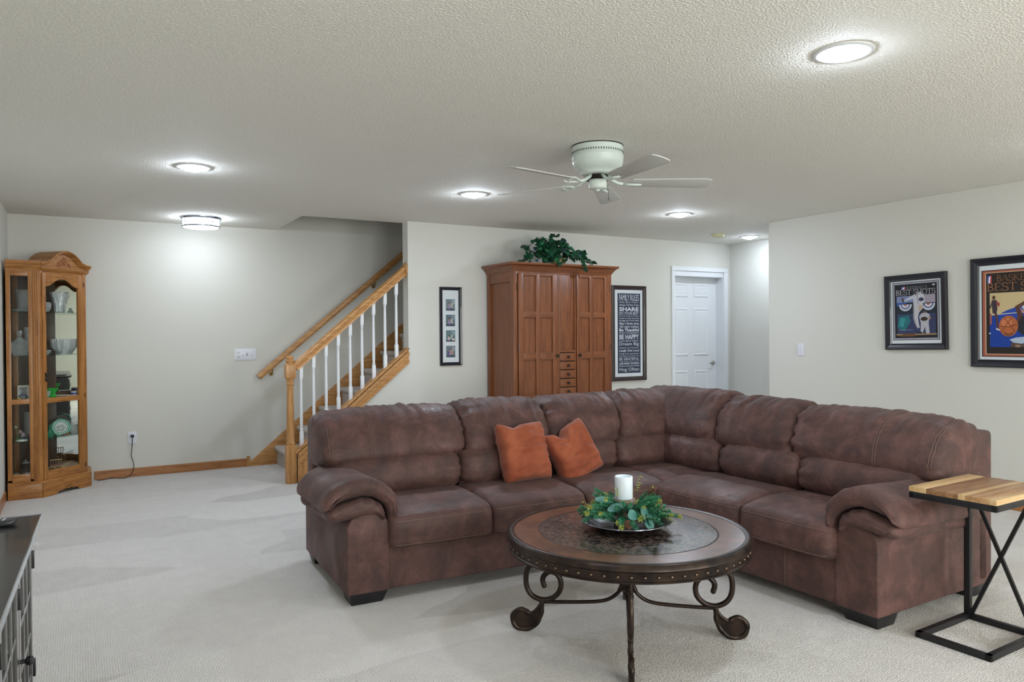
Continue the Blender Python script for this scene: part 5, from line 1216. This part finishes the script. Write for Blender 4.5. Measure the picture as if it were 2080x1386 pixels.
b = MB(); b.add([dq(s, n_, crown(s)+z_) for n_, z_ in ((.046, .006), (-.21, .006), (-.21, -.004), (.046, -.004)) for s in S_], [(k*N_+i, k*N_+i+1, ((k+1) % 4)*N_+i+1, ((k+1) % 4)*N_+i) for k in range(4) for i in range(N_-1)])
b.build('crown_roof', CX_, cu, smooth='auto')
b = MB(); rc = random.Random(8)
for k in range(34):
    sx = rc.uniform(-1, 1); a0 = rc.uniform(0, 6.28); r_ = .010*(1.2-abs(sx)*.6); c0 = (cs_+sx*.072, 1.950+(1-abs(sx)**1.5)*.065*rc.uniform(0.1, 1))
    b.tube([dq(c0[0]+r_*(1-t*.07)*math.cos(a0+t*.55)*1.2, .014+.003*math.sin(t), c0[1]+r_*(1-t*.07)*math.sin(a0+t*.55)) for t in range(9)], .0032, 6)
b.build('crown_carving', pmat('carved oak', (.40, .17, .075), .4), cu, smooth=True)
# glass shelves
def shelf(z, t=.006):
    q = -.028; s = q*math.tan(R(22.5)); pl = [(XW+.014, yb-.026), (XW+.014, 7.385-q), (-.290+s, 7.385-q), (.045+q, 7.720-s), (.045+q, yb-.026)]
    MB().add([(x, y, z-t) for x, y in pl]+[(x, y, z) for x, y in pl], [(i, (i+1) % 5, (i+1) % 5+5, i+5) for i in range(5)]+[(4, 3, 2, 1, 0), (5, 6, 7, 8, 9)]).build('glass_shelf', M['shelf_glass'], cu)
for z in (1.556, 1.186, .472): shelf(z)
q = -.02; slab(q, .800, q, .818).build('middle_shelf', CX_, cu)
# ------------------------------------------------------------------ things inside the curio
def lathed(name, label, cat, prof, x, y, z, m, n=28, lobes=0, la=0., cap=False, group=None, part=None, smooth='auto'):
    t = thing(name, label, cat, (x, y, z), 0, group)
    MB().lathe(prof, (x, y, z), n, cap, lobes, la).build(part or 'body', m, t, smooth=smooth); return t
CR = M['crystal']
def wall(outer, t): return outer+[(max(r-t, .001), z) for r, z in outer[::-1][:-1]]+[(.001, outer[0][1]+t)]
G = 'cut crystal in the curio'
z1s, z2s, z3s, z4s, z5s = 1.556, 1.186, .818, .472, .158
lathed('crystal_vase', 'flared cut crystal vase behind the narrow side pane, top shelf', 'vase', wall([(.001, 0), (.045, 0), (.048, .01), (.044, .03), (.046, .09), (.055, .15), (.066, .175)], .004), -.415, 7.60, z1s+.01, CR, lobes=10, la=.05)
lathed('crystal_dish', 'small scalloped crystal dish under the flared vase, top shelf', 'dish', wall([(.001, 0), (.05, .001), (.078, .018)], .004), -.415, 7.50, z1s, CR, lobes=8, la=.1)
lathed('crystal_vase', 'tall tapering cut crystal vase seen through the arched door, top shelf', 'vase', wall([(.001, 0), (.038, 0), (.036, .02), (.040, .06), (.052, .12), (.068, .172), (.070, .178)], .005), -.158, 7.70, z1s, CR, lobes=8, la=.09)
lathed('crystal_bowl', 'low cut crystal bowl left of the tapering vase, top shelf', 'bowl', wall([(.001, 0), (.05, 0), (.066, .03), (.07, .07), (.062, .084)], .005), -.285, 7.60, z1s, CR, lobes=12, la=.04)
lathed('crystal_candlestick', 'short crystal candlestick right of the tapering vase, top shelf', 'candlestick', [(.001, 0), (.028, 0), (.022, .010), (.010, .02), (.018, .035), (.001, .04)], -.075, 7.72, z1s, CR)
t = lathed('crystal_decanter', 'round-bellied crystal decanter with stopper, second shelf behind the side pane', 'decanter', [(.001, 0), (.045, 0), (.050, .006), (.058, .03), (.080, .065), (.083, .085), (.062, .11), (.028, .135), (.016, .15), (.018, .158), (.001, .16)], -.445, 7.56, z2s, CR, lobes=10, la=.03)
MB().lathe([(.001, .158), (.010, .16), (.018, .175), (.022, .195), (.014, .210), (.001, .214)], (-.445, 7.56, z2s), 12).build('stopper', CR, t)
lathed('crystal_vase', 'tall narrow cut crystal vase right of the decanter, second shelf', 'vase', wall([(.001, 0), (.022, 0), (.020, .03), (.026, .08), (.032, .18), (.034, .24)], .004), -.385, 7.66, z2s, CR, lobes=8, la=.07)
lathed('crystal_bowl', 'large footed cut crystal bowl behind the arched door, second shelf', 'bowl', wall([(.001, 0), (.06, 0), (.055, .012), (.070, .025), (.098, .070), (.104, .125), (.100, .135)], .006), -.125, 7.70, z2s, CR, n=36, lobes=12, la=.045)
lathed('crystal_dish', 'flat cut crystal dish left of the large footed bowl, second shelf', 'dish', wall([(.001, 0), (.06, 0), (.078, .03), (.080, .042)], .005), -.30, 7.62, z2s, CR, lobes=12, la=.05)
# middle wooden level
t = thing('small_photo_frame', 'small silver photo frame with blue flowers, middle level behind the side pane', 'picture frame', (-.42, 7.50, z3s))
silver = pmat('silver frame', (.55, .52, .46), .3, metal=1)
def lean(x, y, z, w_, h_, th, tl=.25):
    return [Vector((x-w_/2, y+tl*0, z)), Vector((x+w_/2, y, z)), Vector((x+w_/2, y+h_*tl, z+h_)), Vector((x-w_/2, y+h_*tl, z+h_))]
pl = lean(-.42, 7.49, z3s+.002, .085, .115, 0); MB().prism(pl, (0, .008, 0)).build('frame', silver, t, bevel=.002)
pl = lean(-.42, 7.4892, z3s+.014, .058, .088, 0); pl = [p+Vector((0, .0022, 0)) for p in pl]; MB().prism(pl, (0, -.002, 0)).build('photo', pmat('faded photo', (.42, .42, .45), .5, noise_=(30, 2), col2=(.18, .17, .18)), t)
blue = pmat('blue flowers', (.03, .07, .14), .6); b = MB()
for k in range(12):
    a = k*.9; b.lathe([(.001, -.008), (.009, -.003), (.008, .005), (.001, .009)], (-.42+.030*math.cos(a)*.9, 7.475+.008*math.sin(a*2), z3s+.022+.018*math.sin(a)), n=7)
b.build('flowers', blue, t)
MB().lathe([(.001, -.012), (.014, -.006), (.010, .004), (.001, .006)], (-.45, 7.47, z3s+.012), 10).build('yellow_flower', pmat('yellow flower', (.65, .42, .05), .6), t)
gl_clear = glass_pane('dome glass', (.93, .97, .97))
t = thing('glass_dome', 'clear glass dome with bright highlight, middle level right of the small photo frame', 'glass dome', (-.365, 7.60, z3s))
MB().lathe([(.045, .01), (.045, .13), (.040, .155), (.026, .172), (.010, .179), (.001, .180)], (-.365, 7.60, z3s), 28, False).build('dome', gl_clear, t, smooth=True)
MB().lathe([(.001, 0), (.050, 0), (.050, .010), (.001, .012)], (-.365, 7.60, z3s), 28).build('base', silver, t, smooth='auto')
MB().lathe([(.001, .012), (.018, .012), (.010, .04), (.016, .07), (.006, .10), (.001, .105)], (-.365, 7.60, z3s), 12).build('clockwork', M['brass'], t, smooth='auto')
lathed('green_vase', 'bright green ruffled glass vase, middle level behind the arched door', 'vase', wall([(.001, 0), (.026, 0), (.030, .018), (.019, .032), (.028, .050), (.040, .072), (.042, .078)], .003), -.215, 7.58, z3s, M['green_glass'], lobes=9, la=.08)
lathed('glass_dish', 'clear dish with pale green rim left of the green vase, middle level', 'dish', wall([(.001, 0), (.04, .002), (.052, .040), (.058, .062)], .004), -.27, 7.58, z3s, crystal('pale green glass', (.75, .95, .80), .6), lobes=8, la=.05)
por = pmat('porcelain', (.72, .72, .74), .2, coat=.6)
lathed('porcelain_dish', 'low white porcelain dish right of the green vase, middle level', 'dish', wall([(.001, 0), (.05, .003), (.062, .012)], .003), -.125, 7.62, z3s, por)
t = lathed('porcelain_cup', 'small white and blue porcelain cup at the right of the middle level', 'cup', wall([(.001, 0), (.018, 0), (.022, .012), (.026, .038), (.028, .040)], .003), -.055, 7.68, z3s, por)
MB().tube([(-.055+.026+.012*math.sin(a*.35), 7.675, z3s+.020+.012*math.cos(a*.35)) for a in range(10)], .003, 6).build('handle', por, t, smooth=True)
MB().lathe([(.0255, .016), (.0268, .028)], (-.055, 7.68, z3s), 20, False).build('blue_band', pmat('cobalt', (.04, .06, .35), .3), t)
# fourth shelf
t = lathed('glass_cylinder', 'tall ribbed crystal cylinder, fourth shelf behind the side pane', 'vase', wall([(.001, 0)]+[(.032+.0015*(k % 2), .012*k+.002) for k in range(17)], .004), -.395, 7.66, z4s+.03, CR, n=24)
t2 = thing('gift_box', 'small red and blue box under the ribbed crystal cylinder, fourth shelf', 'box', (-.395, 7.66, z4s))
box('lower_box', (-.435, -.355, 7.62, 7.70, z4s, z4s+.016), pmat('blue box', (.03, .06, .16), .5), t2, .002); box('upper_box', (-.43, -.36, 7.625, 7.695, z4s+.016, z4s+.029), pmat('red box', (.22, .02, .02), .5), t2, .002)
t = thing('porcelain_roses', 'pink and white porcelain roses with green leaves, fourth shelf behind the side pane', 'figurine', (-.44, 7.50, z4s))
pk = pmat('pink porcelain', (.66, .50, .55), .3, coat=.4); gn = pmat('green porcelain', (.10, .25, .10), .3, coat=.3); cw = pmat('cream porcelain', (.66, .72, .64), .3, coat=.4)
def rose(x, y, z, r_, m, par):
    b = MB()
    for k in range(9):
        a = k*2.4; rr = r_*(.25+.75*k/9); cz = r_*.5*(1-k/9)
        pts_ = []
        for u in range(5):
            for v_ in range(4):
                aa = a+(u-2)*.32; q = v_/3; pts_.append((x+rr*(.35+.65*q)*math.cos(aa), y+rr*(.35+.65*q)*math.sin(aa), z+cz+r_*.7*q-.1*r_*q*q*k/3))
        b.add(pts_, [(u*4+v_, (u+1)*4+v_, (u+1)*4+v_+1, u*4+v_+1) for u in range(4) for v_ in range(3)])
    return b.build('rose', m, par, smooth=True)
rose(-.445, 7.49, z4s+.058, .028, pk, t); rose(-.425, 7.47, z4s+.030, .034, pk, t); rose(-.475, 7.48, z4s+.105, .020, cw, t)
b = MB()
for k in range(14):
    a = k*1.7; c0 = Vector((-.43+.038*math.cos(a), 7.485+.02*math.sin(a), z4s+.010+.012*(k % 3))); d = Vector((math.cos(a), math.sin(a), .4)).normalized()*.020; s1 = Vector((-d.y, d.x, 0))*.5
    b.add([c0-d*.5, c0+s1, c0+d, c0-s1, c0+Vector((0, 0, .004))], [(0, 1, 4), (1, 2, 4), (2, 3, 4), (3, 0, 4)])
b.tube([(-.455, 7.49, z4s+.01), (-.47, 7.485, z4s+.06), (-.475, 7.48, z4s+.105)], .0025, 6)
b.build('leaves', gn, t, smooth=False)
MB().lathe([(.001, 0), (.045, 0), (.040, .012), (.001, .016)], (-.435, 7.49, z4s), 20).build('base', cw, t, smooth='auto')
t = thing('floral_plate', 'green rimmed decorative plate with white flowers standing on the fourth shelf', 'plate', (-.155, 7.67, z4s+.075))
mint = pmat('mint glaze', (.16, .46, .32), .3, coat=.4); cpl = Vector((-.155, 7.67, z4s+.075)); nv_ = Vector((.2, -1, .25)).normalized(); e1 = nv_.orthogonal().normalized(); e2 = nv_.cross(e1)
MB().tube([cpl+(e1*math.cos(a*PI/16)+e2*math.sin(a*PI/16))*.068 for a in range(32)], [.008+.002*math.sin(a*1.3) for a in range(32)], 8, closed=True).build('rim', mint, t, smooth=True)
MB().tube([cpl+(e1*math.cos(a*PI/16)+e2*math.sin(a*PI/16))*.050 for a in range(32)], .004, 8, closed=True).build('inner_ring', mint, t, smooth=True)
for k in range(5): rose(-.155+.024*math.cos(k*1.3), 7.650, z4s+.062+.022*math.sin(k*1.3), .018, cw, t)
MB().prism([cpl+(e1*math.cos(a*PI/10)+e2*math.sin(a*PI/10))*.06+nv_*-.004 for a in range(20)], nv_*.003).build('plate_face', por, t)
box('stand', (-.18, -.13, 7.66, 7.70, z4s+.0, z4s+.010), M['espresso'], t, .002)
lathed('green_bottle', 'dark green glass ornament with blue stopper left of the green rimmed plate, fourth shelf', 'bottle', [(.001, 0), (.026, 0), (.030, .03), (.026, .05), (.010, .075), (.012, .10), (.001, .115)], -.235, 7.60, z4s, M['teal_glass'], lobes=6, la=.06)
lathed('glass_figurine', 'pale purple glass spike ornament at the left of the fourth shelf behind the door', 'ornament', [(.001, 0), (.022, 0), (.018, .02), (.012, .06), (.016, .10), (.006, .15), (.001, .165)], -.275, 7.61, z4s, crystal('lilac glass', (.55, .50, .68), .4))
lathed('crystal_bowl', 'shallow crystal bowl right of the green rimmed plate, fourth shelf', 'bowl', wall([(.001, 0), (.03, 0), (.048, .03), (.056, .072), (.060, .08)], .004), -.055, 7.73, z4s, CR, lobes=8, la=.05)
t = thing('brown_ornament', 'small brown and gold ornament in front of the green rimmed plate, fourth shelf', 'ornament', (-.12, 7.63, z4s))
MB().tube([(-.150, 7.612, z4s+.010), (-.13, 7.622, z4s+.012), (-.105, 7.640, z4s+.016), (-.090, 7.65, z4s+.018)], [.006, .009, .011, .007], 10).build('body', pmat('brown glaze', (.16, .07, .03), .25, coat=.5), t, smooth=True)
MB().tube([(-.105, 7.640, z4s+.016), (-.088, 7.652, z4s+.018)], [.0118, .008], 10).build('gold_band', M['brass'], t, smooth=True)
# bottom
t = lathed('glass_jar', 'clear glass jar with lid on the cabinet floor behind the side pane', 'jar', wall([(.001, 0), (.042, 0), (.052, .03), (.054, .075), (.040, .10), (.028, .108)], .003), -.415, 7.60, z5s, gl_clear)
MB().lathe([(.001, .108), (.030, .108), (.026, .118), (.008, .122), (.011, .135), (.001, .140)], (-.415, 7.60, z5s), 20).build('lid', pmat('grey lid', (.35, .38, .36), .3), t, smooth='auto')
lathed('striped_shell', 'white striped shell-shaped dish on the cabinet floor behind the side pane', 'dish', [(.001, 0), (.055, 0), (.052, .018), (.038, .036), (.018, .046), (.001, .048)], -.395, 7.47, z5s, pmat('striped shell', (.66, .64, .66), .4, noise_=(9, 1), col2=(.25, .25, .28), stretch=(1, 1, 14)), lobes=9, la=.05)
lathed('glass_votive', 'small pale glass votive at the left of the cabinet floor', 'votive', wall([(.001, 0), (.020, 0), (.023, .04)], .003), -.475, 7.50, z5s, crystal('misty glass', (.6, .75, .72), .6))
t = thing('wooden_cart', 'brown and gold model cart on the cabinet floor behind the door', 'ornament', (-.19, 7.60, z5s))
wd = pmat('brown cart wood', (.26, .13, .08), .5); gd = pmat('gold cart trim', (.55, .40, .20), .35, metal=.6)
box('box', (-.235, -.155, 7.575, 7.63, z5s+.045, z5s+.075), wd, t, .003)
for x, y in ((-.225, 7.567), (-.165, 7.567), (-.225, 7.64), (-.165, 7.64)):
    w0 = MB().tube([(x+.030*math.cos(a*PI/10), y, z5s+.032+.030*math.sin(a*PI/10)) for a in range(20)], .0035, 6, closed=True).build('wheel', gd, t, smooth=True)
    for k in range(3): MB().tube([(x-.028*math.cos(k*PI/3), y, z5s+.032-.028*math.sin(k*PI/3)), (x+.028*math.cos(k*PI/3), y, z5s+.032+.028*math.sin(k*PI/3))], .0018, 5).build('spoke', gd, w0)
for k in range(5): MB().tube([(-.235+.02*k, 7.575, z5s+.075), (-.235+.02*k, 7.575, z5s+.120)], .003, 6).build('rail', wd, t)
MB().tube([(-.24, 7.575, z5s+.120), (-.15, 7.575, z5s+.122)], .004, 6).build('rail', gd, t)
MB().tube([(-.155, 7.60, z5s+.06), (-.12, 7.62, z5s+.075), (-.07, 7.66, z5s+.095)], .003, 6).build('shaft', gd, t, smooth=True); MB().tube([(-.155, 7.59, z5s+.05), (-.12, 7.61, z5s+.060), (-.065, 7.655, z5s+.075)], .003, 6).build('shaft', gd, t, smooth=True)

# ------------------------------------------------------------------ black media chest at the left edge
ch = thing('media_chest', 'black wooden media chest with mullioned glass doors at the left edge', 'chest', (-.114, 2.905, 0), R(-1.66))
ZT = .757
def cb(nm, q, m=None, par=ch, bev=.003): return MB().box(*q).build(nm, m or M['black_wood'], par, bevel=bev, smooth='auto', world=False)
LC = 1.75; DC = .345
# local: x<0 into the chest, front face at x=0 minus overhang, y from 0 (far end) to -LC
prf = [(-.0, .757), (.0, .752), (-.006, .746), (-.006, .742), (-.012, .736), (-.018, .730), (-.026, .726), (-.026, .722)]
b = MB(); vs = []; fs = []; m_ = len(prf)
for ring in range(4):
    for q, z in prf:
        dx = -q; x0_, x1_, y0_, y1_ = -DC-.0, -dx, -LC+dx, -dx
        vs.append(((x0_, y0_, z), (x1_, y0_, z), (x1_, y1_, z), (x0_, y1_, z))[ring])
for r_ in range(4):
    for i in range(m_-1): fs.append((r_*m_+i, ((r_+1) % 4)*m_+i, ((r_+1) % 4)*m_+i+1, r_*m_+i+1))
fs += [(0, m_, 2*m_, 3*m_), (m_-1, 2*m_-1, 3*m_-1, 4*m_-1)]
b.add(vs, fs); b.build('top', M['black_wood'], ch, world=False, smooth='auto', bevel=.0)
edge_m = pmat('black edge highlight', (.20, .21, .24), .22, coat=.6)  # paler than the chest: glints along the bevels put into the colour
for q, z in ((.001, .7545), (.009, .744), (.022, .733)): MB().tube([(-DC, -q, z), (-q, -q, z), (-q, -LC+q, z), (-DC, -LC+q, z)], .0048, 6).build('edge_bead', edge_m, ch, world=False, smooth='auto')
fx0 = -.028
cb('body', (-DC+.01, fx0-.018, -LC+.03, -.03, .06, .722)); cb('plinth', (-DC+.02, fx0-.01, -LC+.04, -.04, 0, .06))
frame_paint = pmat('worn black paint', (.06, .058, .056), .25, coat=.8)
for k in range(4):
    y1_ = -.035-.42*k; y0_ = y1_-.405; zt_, zb_ = .700, .085; w_ = .045; xs = (fx0-.018, fx0)
    b = MB()
    for q in ((y0_, y0_+w_, zb_, zt_), (y1_-w_, y1_, zb_, zt_), (y0_+w_, y1_-w_, zb_, zb_+w_), (y0_+w_, y1_-w_, zt_-w_, zt_)): b.box(*xs, *q)
    d_ = b.build('door', frame_paint, ch, world=False, bevel=.002, smooth='auto')
    iw = (y1_-y0_-2*w_); ih = zt_-zb_-2*w_
    for j in (1, 2): cb('mullion', (fx0-.015, fx0-.001, y0_+w_+iw*j/3-.008, y0_+w_+iw*j/3+.008, zb_+w_, zt_-w_), frame_paint, d_, .002)
    for j in (1, 2, 3): cb('crossbar', (fx0-.014, fx0-.0015, y0_+w_, y1_-w_, zb_+w_+ih*j/4-.008, zb_+w_+ih*j/4+.008), frame_paint, d_, .002)
    cb('glass_pane', (fx0-.012, fx0-.010, y0_+w_, y1_-w_, zb_+w_, zt_-w_), pmat('dark glass', (.012, .012, .016), .05, coat=1.) if k == 0 else bpy.data.materials['dark glass'], d_, 0)
    hy_ = y1_ if k % 2 == 0 else y0_
    for z in (.62, .27): cb('hinge', (fx0-.004, fx0+.006, y1_-.004, y1_+.010, z-.028, z+.028), M['black'], d_, .001)
    ky = y0_+.022 if k % 2 == 0 else y1_-.022
    kb = MB().lathe([(.001, 0), (.006, 0), (.006, .010), (.012, .016), (.014, .024), (.010, .030), (.001, .032)], n=18); kb.v = [(fx0+c_, ky+a, .435+b_) for a, b_, c_ in kb.v]
    if k % 2 == 0: kb.build('knob', M['black'], d_, world=False, smooth='auto')
rm = thing('remote_control', 'dark remote control lying on the black media chest', 'remote control', (-.245, 2.80, ZT+.001), R(-14))
b = MB(); sec_ = [(-.024, .004), (-.020, 0), (.020, 0), (.024, .004), (.024, .013), (.018, .018), (-.018, .018), (-.024, .013)]
for x in (-.10, .068): pass
b.add([(x, y*s_, z*s_+(.018*(1-s_))) for x, s_ in ((-.10, .8), (-.09, 1), (.03, 1), (.058, .85), (.070, .5)) for y, z in sec_], [(r_*8+i, r_*8+(i+1) % 8, r_*8+8+(i+1) % 8, r_*8+8+i) for r_ in range(4) for i in range(8)]+[tuple(range(8)), tuple(range(32, 40))])
b.build('casing', pmat('dark grey plastic', (.03, .03, .035), .35), rm, world=False, smooth='auto', bevel=.001)
btn = None
for x in (.035, .020, .005, -.01, -.025, -.04):
    for y in (-.010, 0, .010):
        if btn is None: btn = MB().lathe([(.0035, 0), (.0035, .0012), (.0025, .002), (.0002, .002)], n=10, cap=False).build('button', pmat('pale button', (.45, .48, .52), .4), rm, world=False, smooth='auto'); c = btn
        else: c = dupe(btn)
        c.location = (x, y, .0178)
